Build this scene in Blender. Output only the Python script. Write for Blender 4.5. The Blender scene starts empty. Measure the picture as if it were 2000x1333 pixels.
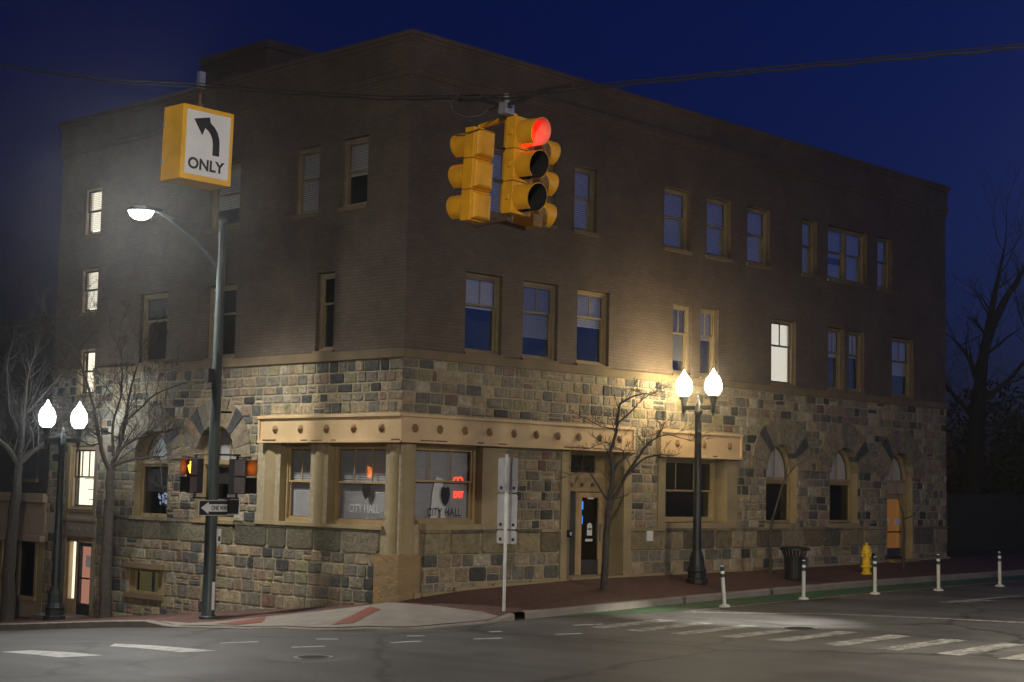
import bpy, bmesh, math, random
import numpy as np
from mathutils import Vector, Matrix, Quaternion
S = bpy.context.scene
COL = S.collection
rnd = random.Random(11)
R = math.radians

# ---------------------------------------------------------------- materials
def new_mat(name):
    m = bpy.data.materials.new(name); m.use_nodes = True
    nt = m.node_tree; nt.nodes.clear()
    out = nt.nodes.new('ShaderNodeOutputMaterial')
    return m, nt, out
def N(nt, t, **kw):
    n = nt.nodes.new(t)
    for k, v in kw.items(): setattr(n, k, v)
    return n
def c4(c): return (c[0], c[1], c[2], 1)

def plain(name, c, rough=.6, metal=0., var=.25, scale=6., bump=.0, bscale=40., spec=.5, c2=None, stretch=None, coat=0.):
    m, nt, out = new_mat(name)
    p = N(nt, 'ShaderNodeBsdfPrincipled'); nt.links.new(p.outputs[0], out.inputs[0])
    p.inputs['Roughness'].default_value = rough; p.inputs['Metallic'].default_value = metal
    p.inputs['Specular IOR Level'].default_value = spec
    p.inputs['Coat Weight'].default_value = coat
    tc = N(nt, 'ShaderNodeTexCoord')
    vec = tc.outputs['Object']
    if stretch:
        mp = N(nt, 'ShaderNodeMapping'); mp.inputs['Scale'].default_value = stretch
        nt.links.new(vec, mp.inputs[0]); vec = mp.outputs[0]
    nz = N(nt, 'ShaderNodeTexNoise'); nz.inputs['Scale'].default_value = scale; nz.inputs['Detail'].default_value = 5; nz.inputs['Roughness'].default_value = .6
    nt.links.new(vec, nz.inputs[0])
    rp = N(nt, 'ShaderNodeValToRGB')
    rp.color_ramp.elements[0].position = .3; rp.color_ramp.elements[1].position = .7
    d = c2 if c2 else tuple(v*(1-var) for v in c)
    e = c if c2 else tuple(min(1, v*(1+var)) for v in c)
    rp.color_ramp.elements[0].color = c4(d); rp.color_ramp.elements[1].color = c4(e)
    nt.links.new(nz.outputs[0], rp.inputs[0]); nt.links.new(rp.outputs[0], p.inputs['Base Color'])
    if bump:
        nb = N(nt, 'ShaderNodeTexNoise'); nb.inputs['Scale'].default_value = bscale; nb.inputs['Detail'].default_value = 6
        nt.links.new(vec, nb.inputs[0])
        b = N(nt, 'ShaderNodeBump'); b.inputs['Strength'].default_value = bump; b.inputs['Distance'].default_value = .03
        nt.links.new(nb.outputs[0], b.inputs['Height']); nt.links.new(b.outputs[0], p.inputs['Normal'])
    return m

def emit(name, c, s, one_sided=False):
    m, nt, out = new_mat(name)
    e = N(nt, 'ShaderNodeEmission'); e.inputs[0].default_value = c4(c); e.inputs[1].default_value = s
    if one_sided:
        g = N(nt, 'ShaderNodeNewGeometry'); d = N(nt, 'ShaderNodeBsdfDiffuse'); d.inputs[0].default_value = (.1, .1, .1, 1)
        mx = N(nt, 'ShaderNodeMixShader'); nt.links.new(g.outputs['Backfacing'], mx.inputs[0])
        nt.links.new(e.outputs[0], mx.inputs[1]); nt.links.new(d.outputs[0], mx.inputs[2]); nt.links.new(mx.outputs[0], out.inputs[0])
    else:
        nt.links.new(e.outputs[0], out.inputs[0])
    return m

def glass(name, tint=.88, refl=3.4):
    m, nt, out = new_mat(name)
    t = N(nt, 'ShaderNodeBsdfTransparent'); t.inputs[0].default_value = (tint, tint, tint, 1)
    g = N(nt, 'ShaderNodeBsdfGlossy'); g.inputs['Roughness'].default_value = .03
    ge = N(nt, 'ShaderNodeNewGeometry'); dt = N(nt, 'ShaderNodeVectorMath', operation='DOT_PRODUCT'); nt.links.new(ge.outputs['Incoming'], dt.inputs[0]); nt.links.new(ge.outputs['Normal'], dt.inputs[1])
    ab = N(nt, 'ShaderNodeMath', operation='ABSOLUTE'); nt.links.new(dt.outputs['Value'], ab.inputs[0])
    om = N(nt, 'ShaderNodeMath', operation='SUBTRACT'); om.inputs[0].default_value = 1; nt.links.new(ab.outputs[0], om.inputs[1])
    pw = N(nt, 'ShaderNodeMath', operation='POWER'); pw.inputs[1].default_value = 5; nt.links.new(om.outputs[0], pw.inputs[0])
    fr = N(nt, 'ShaderNodeMath', operation='MULTIPLY_ADD'); fr.inputs[1].default_value = .95; fr.inputs[2].default_value = .05; nt.links.new(pw.outputs[0], fr.inputs[0])
    tc = N(nt, 'ShaderNodeTexCoord'); nz = N(nt, 'ShaderNodeTexNoise'); nz.inputs['Scale'].default_value = 2.5
    bp = N(nt, 'ShaderNodeBump'); bp.inputs['Strength'].default_value = .04; bp.inputs['Distance'].default_value = .05
    nt.links.new(tc.outputs['Object'], nz.inputs[0]); nt.links.new(nz.outputs[0], bp.inputs['Height']); nt.links.new(bp.outputs[0], g.inputs['Normal'])
    mu = N(nt, 'ShaderNodeMath', operation='MULTIPLY', use_clamp=True); mu.inputs[1].default_value = refl
    nt.links.new(fr.outputs[0], mu.inputs[0])
    mx = N(nt, 'ShaderNodeMixShader'); nt.links.new(mu.outputs[0], mx.inputs[0])
    nt.links.new(t.outputs[0], mx.inputs[1]); nt.links.new(g.outputs[0], mx.inputs[2]); nt.links.new(mx.outputs[0], out.inputs[0])
    return m

def stone_mat(name):
    m, nt, out = new_mat(name)
    p = N(nt, 'ShaderNodeBsdfPrincipled'); nt.links.new(p.outputs[0], out.inputs[0]); p.inputs['Roughness'].default_value = .8
    at = N(nt, 'ShaderNodeAttribute', attribute_name='Col')
    tc = N(nt, 'ShaderNodeTexCoord')
    nz = N(nt, 'ShaderNodeTexNoise'); nz.inputs['Scale'].default_value = 7; nz.inputs['Detail'].default_value = 8; nz.inputs['Roughness'].default_value = .7
    nt.links.new(tc.outputs['Object'], nz.inputs[0])
    mr = N(nt, 'ShaderNodeMapRange'); mr.inputs[1].default_value = .25; mr.inputs[2].default_value = .75; mr.inputs[3].default_value = .45; mr.inputs[4].default_value = 1.5
    nt.links.new(nz.outputs[0], mr.inputs[0])
    mx = N(nt, 'ShaderNodeMix', data_type='RGBA', blend_type='MULTIPLY'); mx.inputs[0].default_value = 1
    nt.links.new(at.outputs[0], mx.inputs[6]); nt.links.new(mr.outputs[0], mx.inputs[7]); nt.links.new(mx.outputs[2], p.inputs['Base Color'])
    nb = N(nt, 'ShaderNodeTexNoise'); nb.inputs['Scale'].default_value = 18; nb.inputs['Detail'].default_value = 8; nb.inputs['Roughness'].default_value = .65
    nt.links.new(tc.outputs['Object'], nb.inputs[0])
    b = N(nt, 'ShaderNodeBump'); b.inputs['Strength'].default_value = 1.; b.inputs['Distance'].default_value = .06
    nt.links.new(nb.outputs[0], b.inputs['Height']); nt.links.new(b.outputs[0], p.inputs['Normal'])
    return m

def brick_mat(name, c1, c2, cm, bw, rh, ms, ground=False, bump=.5, rough=.8, rot=0.):
    m, nt, out = new_mat(name)
    p = N(nt, 'ShaderNodeBsdfPrincipled'); nt.links.new(p.outputs[0], out.inputs[0]); p.inputs['Roughness'].default_value = rough
    tc = N(nt, 'ShaderNodeTexCoord'); vec = tc.outputs['Object']
    if not ground:
        sp = N(nt, 'ShaderNodeSeparateXYZ'); nt.links.new(vec, sp.inputs[0])
        ad = N(nt, 'ShaderNodeMath', operation='ADD'); nt.links.new(sp.outputs[0], ad.inputs[0]); nt.links.new(sp.outputs[1], ad.inputs[1])
        cb = N(nt, 'ShaderNodeCombineXYZ'); nt.links.new(ad.outputs[0], cb.inputs[0]); nt.links.new(sp.outputs[2], cb.inputs[1]); v2 = cb.outputs[0]
    else:
        mp = N(nt, 'ShaderNodeMapping'); mp.inputs['Rotation'].default_value = (0, 0, rot); nt.links.new(vec, mp.inputs[0]); v2 = mp.outputs[0]
    br = N(nt, 'ShaderNodeTexBrick'); br.inputs['Scale'].default_value = 1
    br.inputs['Color1'].default_value = c4(c1); br.inputs['Color2'].default_value = c4(c2); br.inputs['Mortar'].default_value = c4(cm)
    br.inputs['Brick Width'].default_value = bw; br.inputs['Row Height'].default_value = rh; br.inputs['Mortar Size'].default_value = ms; br.inputs['Mortar Smooth'].default_value = .3
    nt.links.new(v2, br.inputs[0])
    nz = N(nt, 'ShaderNodeTexNoise'); nz.inputs['Scale'].default_value = .7; nz.inputs['Detail'].default_value = 9; nz.inputs['Roughness'].default_value = .68
    nt.links.new(vec, nz.inputs[0])
    mr = N(nt, 'ShaderNodeMapRange'); mr.inputs[1].default_value = .3; mr.inputs[2].default_value = .7; mr.inputs[3].default_value = .7; mr.inputs[4].default_value = 1.28
    nt.links.new(nz.outputs[0], mr.inputs[0])
    mx = N(nt, 'ShaderNodeMix', data_type='RGBA', blend_type='MULTIPLY'); mx.inputs[0].default_value = 1
    nt.links.new(br.outputs[0], mx.inputs[6]); nt.links.new(mr.outputs[0], mx.inputs[7]); nt.links.new(mx.outputs[2], p.inputs['Base Color'])
    b = N(nt, 'ShaderNodeBump', invert=True); b.inputs['Strength'].default_value = bump; b.inputs['Distance'].default_value = .01
    nt.links.new(br.outputs['Fac'], b.inputs['Height']); nt.links.new(b.outputs[0], p.inputs['Normal'])
    return m

def asphalt_mat(name, base=.075, tint=(1, .97, .9)):
    m, nt, out = new_mat(name)
    p = N(nt, 'ShaderNodeBsdfPrincipled'); nt.links.new(p.outputs[0], out.inputs[0])
    tc = N(nt, 'ShaderNodeTexCoord')
    a = N(nt, 'ShaderNodeTexNoise'); a.inputs['Scale'].default_value = .35; a.inputs['Detail'].default_value = 7; a.inputs['Roughness'].default_value = .6
    f = N(nt, 'ShaderNodeTexNoise'); f.inputs['Scale'].default_value = 45; f.inputs['Detail'].default_value = 3
    mp = N(nt, 'ShaderNodeMapping'); mp.inputs['Scale'].default_value = (1.1, .12, 1); mp.inputs['Rotation'].default_value = (0, 0, R(3))
    st = N(nt, 'ShaderNodeTexNoise'); st.inputs['Scale'].default_value = 1.; st.inputs['Detail'].default_value = 4
    vo = N(nt, 'ShaderNodeTexVoronoi', feature='DISTANCE_TO_EDGE'); vo.inputs['Scale'].default_value = .16
    wn = N(nt, 'ShaderNodeTexNoise'); wn.inputs['Scale'].default_value = 1.2; wn.inputs['Detail'].default_value = 6
    wm = N(nt, 'ShaderNodeMix', data_type='RGBA', blend_type='LINEAR_LIGHT'); wm.inputs[0].default_value = .5
    nt.links.new(tc.outputs['Object'], wn.inputs[0]); nt.links.new(tc.outputs['Object'], wm.inputs[6]); nt.links.new(wn.outputs['Color'], wm.inputs[7]); nt.links.new(wm.outputs[2], vo.inputs[0])
    for n in (a, f): nt.links.new(tc.outputs['Object'], n.inputs[0])
    nt.links.new(tc.outputs['Object'], mp.inputs[0]); nt.links.new(mp.outputs[0], st.inputs[0])
    def mrg(src, a0, a1, b0, b1):
        r = N(nt, 'ShaderNodeMapRange'); r.inputs[1].default_value = a0; r.inputs[2].default_value = a1; r.inputs[3].default_value = b0; r.inputs[4].default_value = b1
        nt.links.new(src, r.inputs[0]); return r.outputs[0]
    v1 = mrg(a.outputs[0], .3, .7, .62, 1.3); v2 = mrg(f.outputs[0], .3, .7, .6, 1.4); v3 = mrg(st.outputs[0], .3, .7, .75, 1.22); v4 = mrg(vo.outputs['Distance'], .0, .02, .4, 1.)
    def mul(x, y):
        k = N(nt, 'ShaderNodeMath', operation='MULTIPLY'); nt.links.new(x, k.inputs[0]); nt.links.new(y, k.inputs[1]); return k.outputs[0]
    v = mul(mul(v1, v2), mul(v3, v4))
    mx = N(nt, 'ShaderNodeMix', data_type='RGBA', blend_type='MULTIPLY'); mx.inputs[0].default_value = 1
    mx.inputs[6].default_value = (base*tint[0], base*tint[1], base*tint[2], 1); nt.links.new(v, mx.inputs[7]); nt.links.new(mx.outputs[2], p.inputs['Base Color'])
    nt.links.new(mrg(a.outputs[0], .3, .7, .55, .75), p.inputs['Roughness'])
    b = N(nt, 'ShaderNodeBump'); b.inputs['Strength'].default_value = .35; b.inputs['Distance'].default_value = .008
    nt.links.new(f.outputs[0], b.inputs['Height']); nt.links.new(b.outputs[0], p.inputs['Normal'])
    return m

def paint_mat(name, c, worn=(.1, .1, .09), scale=5., lo=.38, hi=.52, rough=.6):
    m, nt, out = new_mat(name)
    p = N(nt, 'ShaderNodeBsdfPrincipled'); nt.links.new(p.outputs[0], out.inputs[0]); p.inputs['Roughness'].default_value = rough
    tc = N(nt, 'ShaderNodeTexCoord'); nz = N(nt, 'ShaderNodeTexNoise'); nz.inputs['Scale'].default_value = scale; nz.inputs['Detail'].default_value = 9; nz.inputs['Roughness'].default_value = .7
    nt.links.new(tc.outputs['Object'], nz.inputs[0])
    rp = N(nt, 'ShaderNodeValToRGB'); rp.color_ramp.elements[0].position = lo; rp.color_ramp.elements[1].position = hi
    rp.color_ramp.elements[0].color = c4(worn); rp.color_ramp.elements[1].color = c4(c)
    nt.links.new(nz.outputs[0], rp.inputs[0]); nt.links.new(rp.outputs[0], p.inputs['Base Color'])
    return m

M = {}
M['brick'] = brick_mat('painted_brick', (.12, .088, .060), (.152, .112, .077), (.098, .073, .052), .21, .072, .011, bump=.55)
M['dark_brick'] = brick_mat('dark_brick', (.05, .04, .035), (.065, .05, .042), (.05, .045, .04), .21, .072, .01)
M['paver'] = brick_mat('red_brick_paving', (.085, .04, .03), (.125, .055, .042), (.05, .038, .03), .2, .1, .008, ground=True, rough=.75)
M['stone'] = stone_mat('fieldstone')
M['mortar'] = plain('sandy_mortar', (.36, .30, .19), .9, var=.25, scale=9, bump=.5, bscale=60)
M['smooth'] = plain('dressed_sandstone', (.36, .28, .15), .8, scale=1.6, c2=(.25, .2, .105), bump=.25, bscale=25)
M['plinth'] = plain('rust_stained_stone', (.34, .21, .085), .8, scale=2.6, c2=(.2, .155, .085), bump=1., bscale=9)
M['beam'] = plain('painted_iron_beam', (.60, .43, .23), .5, var=.14, scale=1.4, bump=.08, bscale=14)
M['rosette'] = plain('rusted_rosette', (.34, .19, .07), .7, scale=14, c2=(.16, .085, .04), bump=.3)
M['rust'] = plain('rusty_iron', (.17, .085, .04), .7, scale=14, c2=(.07, .045, .03), bump=.3)
M['ledge'] = plain('moss_stained_ledge', (.24, .17, .09), .85, scale=1.1, c2=(.13, .105, .06), bump=.4, bscale=20)
M['wood'] = plain('tan_painted_wood', (.34, .25, .12), .55, var=.16, scale=3)
M['wood_dull'] = plain('dull_window_trim', (.235, .185, .105), .6, var=.22, scale=3)  # duller tan for most upper-floor frames
M['wood_pale'] = plain('pale_wood_trim', (.44, .30, .17), .5, var=.15, scale=3)
M['sash_dark'] = plain('dark_sash', (.045, .045, .045), .5)
M['glass'] = glass('window_glass')
M['glass_bay'] = glass('bay_window_glass', .9, .7)
M['glass_dark'] = glass('dark_window_glass', .35, 1.8)
M['blind'] = plain('white_blind', (.84, .84, .84), .6, var=.05)
M['blind_grey'] = plain('grey_blind', (.42, .42, .43), .6, var=.08)
M['lit_blind'] = emit('lit_blind', (1., .93, .74), .95)
M['lit_room'] = emit('lit_room', (1., .92, .68), 2.0, True)
M['lit_room_white'] = emit('lit_room_white', (1., .95, .82), 1.05, True)
M['lit_orange'] = emit('lit_orange_room', (1., .4, .08), .2, True)
M['lit_pink'] = emit('lit_pink_wall', (1., .45, .3), .55, True)
M['lit_olive'] = emit('lit_olive_room', (.62, .55, .2), .13, True)
M['interior'] = plain('unlit_interior', (.06, .055, .05), .9)
M['black_metal'] = plain('black_iron', (.018, .022, .022), .45, var=.3, scale=12, bump=.06)
M['green_metal'] = plain('dark_green_pole_paint', (.045, .06, .058), .42, var=.2, scale=5, bump=.05)
M['steel'] = plain('galvanised_steel', (.42, .43, .44), .42, .7, var=.18, scale=8)
M['alu'] = plain('bare_aluminium_sign_back', (.9, .9, .88), .34, .45, var=.14, scale=3)
M['sig_yellow'] = plain('signal_yellow', (.64, .30, .010), .5, var=.2, scale=4, bump=.03)
M['box_yellow'] = plain('sign_box_yellow', (.86, .47, .02), .45, var=.14, scale=3)
M['black'] = plain('matt_black', (.012, .012, .013), .6)
M['white_paint'] = plain('white_sign_face', (.80, .81, .80), .5, var=.06, scale=2.5)
M['sign_grey'] = plain('sign_silver_face', (.46, .47, .47), .5, var=.1, scale=6)
M['red_lens'] = emit('red_signal_light', (1., .014, .001), 4.5)
M['green_lens'] = emit('green_signal_light', (.05, .9, .75), 2.2)
M['visor_lit'] = plain('lit_visor_inside', (.5, .26, .2), .4)  # lamp glow worked into the inside colour of lit visors
M['visor_black'] = plain('visor_inside', (.09, .07, .07), .5)
M['dark_lens'] = plain('unlit_lens', (.03, .02, .015), .25)
M['hand'] = emit('orange_hand_light', (1., .2, .01), 26.)
M['neon'] = emit('red_neon', (1., .06, .02), 3.)
M['screen'] = emit('monitor_picture', (.55, .7, 1.), 1.2)
M['blue_glow'] = emit('blue_led', (.05, .3, 1.), 1.2)
M['globe_warm'] = emit('warm_lamp_globe', (1., .8, .48), 86.)
M['globe_cool'] = emit('cool_lamp_globe', (.82, .92, 1.), 34.)
M['lamp_lens'] = emit('street_lamp_lens', (1., .96, .88), 2600.)
M['fill_lamp_lens'] = emit('fill_lamp_refractor', (1., .9, .74), 13500.)  # lens of the added fill lamp behind the camera
M['lamp_lens3'] = emit('street_lamp_warm_lens', (1., .9, .72), 7000.)
M['lamp_lens4'] = emit('street_lamp_bright_lens', (1., .97, .9), 900.)
M['asphalt'] = asphalt_mat('asphalt', .084)
M['asphalt_light'] = asphalt_mat('worn_asphalt', .11, (1, .95, .84))
M['marking'] = paint_mat('white_road_paint', (.62, .62, .58), (.16, .155, .14), 4., .32, .5)
M['marking_worn'] = paint_mat('worn_road_paint', (.40, .39, .36), (.1, .1, .09), 6., .4, .62)
M['green_lane'] = paint_mat('green_lane_paint', (.035, .16, .045), (.06, .075, .06), 2.5, .36, .6)
M['concrete'] = plain('concrete', (.23, .205, .17), .85, var=.2, scale=2.2, bump=.25, bscale=30)
M['tactile'] = plain('red_tactile_plate', (.2, .055, .032), .7, var=.2, scale=8, bump=.6, bscale=18)
M['bark'] = plain('bark', (.06, .05, .042), .9, var=.35, scale=9, bump=.5, bscale=30)
M['bark_dark'] = plain('dark_bark', (.022, .02, .018), .95, var=.3, scale=9)
M['tan_panel'] = plain('tan_shopfront', (.38, .28, .18), .7, var=.16, scale=1.2, bump=.1)
M['brown_panel'] = plain('brown_header_panel', (.25, .19, .14), .7, var=.15, scale=2)
M['hydrant'] = plain('hydrant_yellow', (.78, .50, .015), .4, var=.12, scale=6, coat=.2)
M['delineator'] = plain('white_plastic', (.60, .59, .54), .5, var=.12, scale=5)
M['band_green'] = plain('dark_green_band', (.01, .05, .04), .4)
M['band_white'] = plain('reflective_white', (.8, .8, .78), .35)
M['lawn'] = plain('dark_lawn', (.03, .045, .02), .95, scale=3, c2=(.045, .04, .025), bump=.6, bscale=50)
M['soil'] = plain('bare_soil', (.05, .032, .02), .95, scale=6, bump=.5)
M['fence'] = plain('weathered_boards', (.035, .033, .022), .9, var=.25, scale=3, bump=.2, stretch=(9, 9, .6))
M['roofing'] = plain('flat_roof_felt', (.04, .04, .04), .9)
M['leaf_dark'] = plain('evergreen_leaf', (.02, .03, .018), .9, var=.4, scale=2)
M['paper'] = plain('paper', (.75, .75, .72), .7, var=.05)
M['rubber'] = plain('rubber_cable', (.015, .015, .015), .6)
M['orange_button'] = plain('orange_button', (.7, .3, .03), .4)

# ---------------------------------------------------------------- mesh building
class MB:
    def __init__(s): s.v = []; s.f = []; s.mi = []; s.c = []; s.mats = []
    def m(s, mat):
        if mat not in s.mats: s.mats.append(mat)
        return s.mats.index(mat)
    def add(s, vs, fs, mat, col=None):
        b = len(s.v); k = s.m(mat)
        s.v.extend([tuple(map(float, p)) for p in vs])
        for f in fs: s.f.append([b+i for i in f]); s.mi.append(k); s.c.append(col)
    def box(s, x0, x1, y0, y1, z0, z1, mat, fr=None, col=None):
        P = [(x0,y0,z0),(x1,y0,z0),(x1,y1,z0),(x0,y1,z0),(x0,y0,z1),(x1,y0,z1),(x1,y1,z1),(x0,y1,z1)]
        if fr: P = [fr(*p) for p in P]
        s.add(P, [(0,3,2,1),(4,5,6,7),(0,1,5,4),(1,2,6,5),(2,3,7,6),(3,0,4,7)], mat, col)
    def quad(s, P, mat, col=None): s.add(P, [tuple(range(len(P)))], mat, col)
    def tube(s, pts, rad, mat, n=8, cap=True):
        pts = [Vector(p) for p in pts]
        if not hasattr(rad, '__len__'): rad = [rad]*len(pts)
        vs = []; fs = []; up = None
        for i, p in enumerate(pts):
            t = (pts[min(i+1, len(pts)-1)]-pts[max(i-1, 0)])
            if t.length < 1e-9: t = Vector((0, 0, 1))
            t.normalize()
            if up is None: up = Vector((1, 0, 0)) if abs(t.x) < .9 else Vector((0, 1, 0))
            a = (up - t*up.dot(t)).normalized(); b = t.cross(a); up = a
            for k in range(n):
                q = 2*math.pi*k/n; vs.append(p+(a*math.cos(q)+b*math.sin(q))*rad[i])
        for i in range(len(pts)-1):
            for k in range(n):
                fs.append((i*n+k, i*n+(k+1) % n, (i+1)*n+(k+1) % n, (i+1)*n+k))
        if cap: fs.append(tuple(range(n-1, -1, -1))); fs.append(tuple(range((len(pts)-1)*n, len(pts)*n)))
        s.add(vs, fs, mat)
    def lathe(s, prof, mat, n=20, o=(0, 0, 0), ax='z', cap=True):
        vs = []; fs = []
        for r, h in prof:
            for k in range(n):
                q = 2*math.pi*k/n; a, b = r*math.cos(q), r*math.sin(q)
                p = (a, b, h) if ax == 'z' else ((h, a, b) if ax == 'x' else (a, h, b))
                vs.append((p[0]+o[0], p[1]+o[1], p[2]+o[2]))
        for i in range(len(prof)-1):
            for k in range(n): fs.append((i*n+k, i*n+(k+1) % n, (i+1)*n+(k+1) % n, (i+1)*n+k))
        if cap: fs.append(tuple(range(n))); fs.append(tuple(range((len(prof)-1)*n, len(prof)*n)))
        s.add(vs, fs, mat)
    def prism(s, poly, fr, d0, d1, mat, col=None):
        n = len(poly); vs = [fr(u, d0, z) for u, z in poly]+[fr(u, d1, z) for u, z in poly]
        s.add(vs, [tuple(range(n)), tuple(range(2*n-1, n-1, -1))]+[(i, i+n, (i+1) % n+n, (i+1) % n) for i in range(n)], mat, col)
    def build(s, name, parent=None, origin=(0, 0, 0), smooth=False, recalc=True, bevel=0.):
        me = bpy.data.meshes.new(name)
        me.from_pydata([(a-origin[0], b-origin[1], c-origin[2]) for a, b, c in s.v], [], s.f)
        for k in s.mats: me.materials.append(M[k] if isinstance(k, str) else k)
        me.polygons.foreach_set('material_index', s.mi)
        if any(c is not None for c in s.c):
            at = me.color_attributes.new('Col', 'FLOAT_COLOR', 'CORNER'); buf = []
            for f, c in zip(s.f, s.c):
                c = c or (.3, .25, .18)
                buf.extend([c[0], c[1], c[2], 1.]*len(f))
            at.data.foreach_set('color', buf)
        me.update()
        if recalc:
            bm = bmesh.new(); bm.from_mesh(me); bmesh.ops.recalc_face_normals(bm, faces=bm.faces); bm.to_mesh(me); bm.free()
        if smooth:
            me.polygons.foreach_set('use_smooth', [True]*len(me.polygons))
            try: me.set_sharp_from_angle(angle=R(40))
            except Exception: pass
        o = bpy.data.objects.new(name, me); COL.objects.link(o)
        if parent: o.parent = parent
        if bevel:
            b = o.modifiers.new('Bevel', 'BEVEL'); b.width = bevel; b.segments = 2; b.limit_method = 'ANGLE'
        return o

def tag(o, label=None, cat=None, group=None, kind=None):
    if label: o['label'] = label
    if cat: o['category'] = cat
    if group: o['group'] = group
    if kind: o['kind'] = kind
    return o
def thing(name, label, cat, loc=(0, 0, 0), group=None, rot=None):
    o = bpy.data.objects.new(name, None); o.empty_display_size = .2; COL.objects.link(o); o.location = loc
    if rot is not None: o.rotation_mode = 'QUATERNION'; o.rotation_quaternion = rot
    return tag(o, label, cat, group)
def dup(root, loc, label, rotz=None):
    def cp(o, par):
        c = o.copy(); COL.objects.link(c); c.parent = par
        for ch in list(o.children): cp(ch, c)
        return c
    r = cp(root, None); r.location = loc; r['label'] = label
    if rotz is not None: r.rotation_euler = (0, 0, rotz)
    return r
def struct(o, label, cat): return tag(o, label, cat, kind='structure')

def text_obj(body, size, fr, mat, name, parent, origin=(0, 0, 0), bold=0., sx=1., center=True, depth=.004):
    """flat letters standing on a surface; fr maps (u right, d in, z up) to the scene"""
    cu = bpy.data.curves.new('txt', 'FONT'); cu.body = body; cu.size = size; cu.offset = bold; cu.resolution_u = 4
    if center: cu.align_x = 'CENTER'
    t = bpy.data.objects.new('txt', cu); COL.objects.link(t)
    dg = bpy.context.evaluated_depsgraph_get(); me = bpy.data.meshes.new_from_object(t.evaluated_get(dg))
    bpy.data.objects.remove(t); bpy.data.curves.remove(cu)
    mb = MB(); mb.add([fr(v.co.x*sx, -depth, v.co.y) for v in me.vertices], [tuple(p.vertices) for p in me.polygons], mat)
    bpy.data.meshes.remove(me)
    return mb.build(name, parent, origin, recalc=False)

FR = lambda u, d, z: (u, d, z)      # street front, facing -y
FL = lambda u, d, z: (d, u, z)      # side front, facing -x

# ---------------------------------------------------------------- camera
CAM = Vector((-22.7823, -25.3385, 2.8))
f_px, pit, rol, yaw = 3134.233, .0895721, .02127242, .7712091
cp, sp, cr, sr = math.cos(pit), math.sin(pit), math.cos(rol), math.sin(rol)
Rd = Vector((math.sin(yaw), math.cos(yaw), 0)); Ld = Vector((-math.cos(yaw), math.sin(yaw), 0))
def tow(v): v = Vector(v); return Vector((v.dot(Rd), v.dot(Ld), v.z))
FW = tow((0, cp, sp)); UPv = Vector((0, -sp, cp)); RTv = Vector((1, 0, 0))
RI = tow(cr*RTv+sr*UPv); UP = tow(-sr*RTv+cr*UPv)
cam = bpy.data.cameras.new('camera'); co = bpy.data.objects.new('camera', cam); COL.objects.link(co)
co.matrix_world = Matrix((( RI.x, UP.x, -FW.x, CAM.x), (RI.y, UP.y, -FW.y, CAM.y), (RI.z, UP.z, -FW.z, CAM.z), (0, 0, 0, 1)))
cam.sensor_width = 36; cam.lens = f_px/2000*36; cam.clip_end = 3000; cam.clip_start = .1
S.camera = co

# ---------------------------------------------------------------- ground levels
TX = [(-400,-3),(-60,-.6),(-30,-.28),(-10,-.08),(0,.08),(2,.13),(7,.25),(10,.31),(14,.38),(20,.44),(30,.52),(60,.7),(400,2)]
SY = [(-400,3),(-60,1.2),(-25,.5),(-13,.15),(-9,.09),(-5.4,0),(-3,-.02),(-1.5,-.05),(0,-.12),(.9,-.2),(3,-.33),(5.7,-.53),(10.6,-.97),(20,-1.8),(60,-4),(400,-8)]
GX = [(0,.33),(.64,.41),(1.85,.51),(5.7,.65),(13.4,.69),(22.9,.83),(40,.95),(400,2.2)]
HY = [(0,.33),(.58,.26),(4.08,-.11),(11.33,-.8),(15,-1.06),(40,-2.9),(400,-7)]
ip = lambda T, v: float(np.interp(v, [a for a, b in T], [b for a, b in T]))
Hh = lambda x, y: ip(TX, x)+ip(SY, y)
def kh(x, y):
    if x > .3 and y < 0: return .03+.12*min(1, (x-.3)/.7)
    if y > 3.6: return .03+.12*min(1, (y-3.6)/1.)
    return .03
def sz(x, y):
    if y > 0 and x <= .06: return ip(HY, y)*(1-max(0, -x/3.))+(Hh(-3, y)+kh(-3, y))*max(0, -x/3.)
    if x >= 0: t = max(0, -y/2.4); return ip(GX, x)*(1-t)+(Hh(x, -2.4)+kh(x, -2.4))*t
    if y >= 0: t = max(0, -x/3.); return ip(HY, y)*(1-t)+(Hh(-3, y)+kh(-3, y))*t
    t = max(-x/3., -y/2.4, 1e-6); return .33*(1-t)+(Hh(x/t, y/t)+.03)*t

def grid_axis():
    a = [-400, -200, -120, -80, -60, -50]+[i*.75-42 for i in range(113)]+[50, 60, 80, 120, 200, 400]
    return sorted(set(a))
ax = grid_axis(); nx = len(ax)
mb = MB(); mb.add([(x, y, Hh(x, y)) for y in ax for x in ax], [(j*nx+i, j*nx+i+1, (j+1)*nx+i+1, (j+1)*nx+i) for j in range(nx-1) for i in range(nx-1)], 'asphalt')
struct(mb.build('road', smooth=True), 'grey asphalt street crossing sloping down to the left', 'road')

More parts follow.
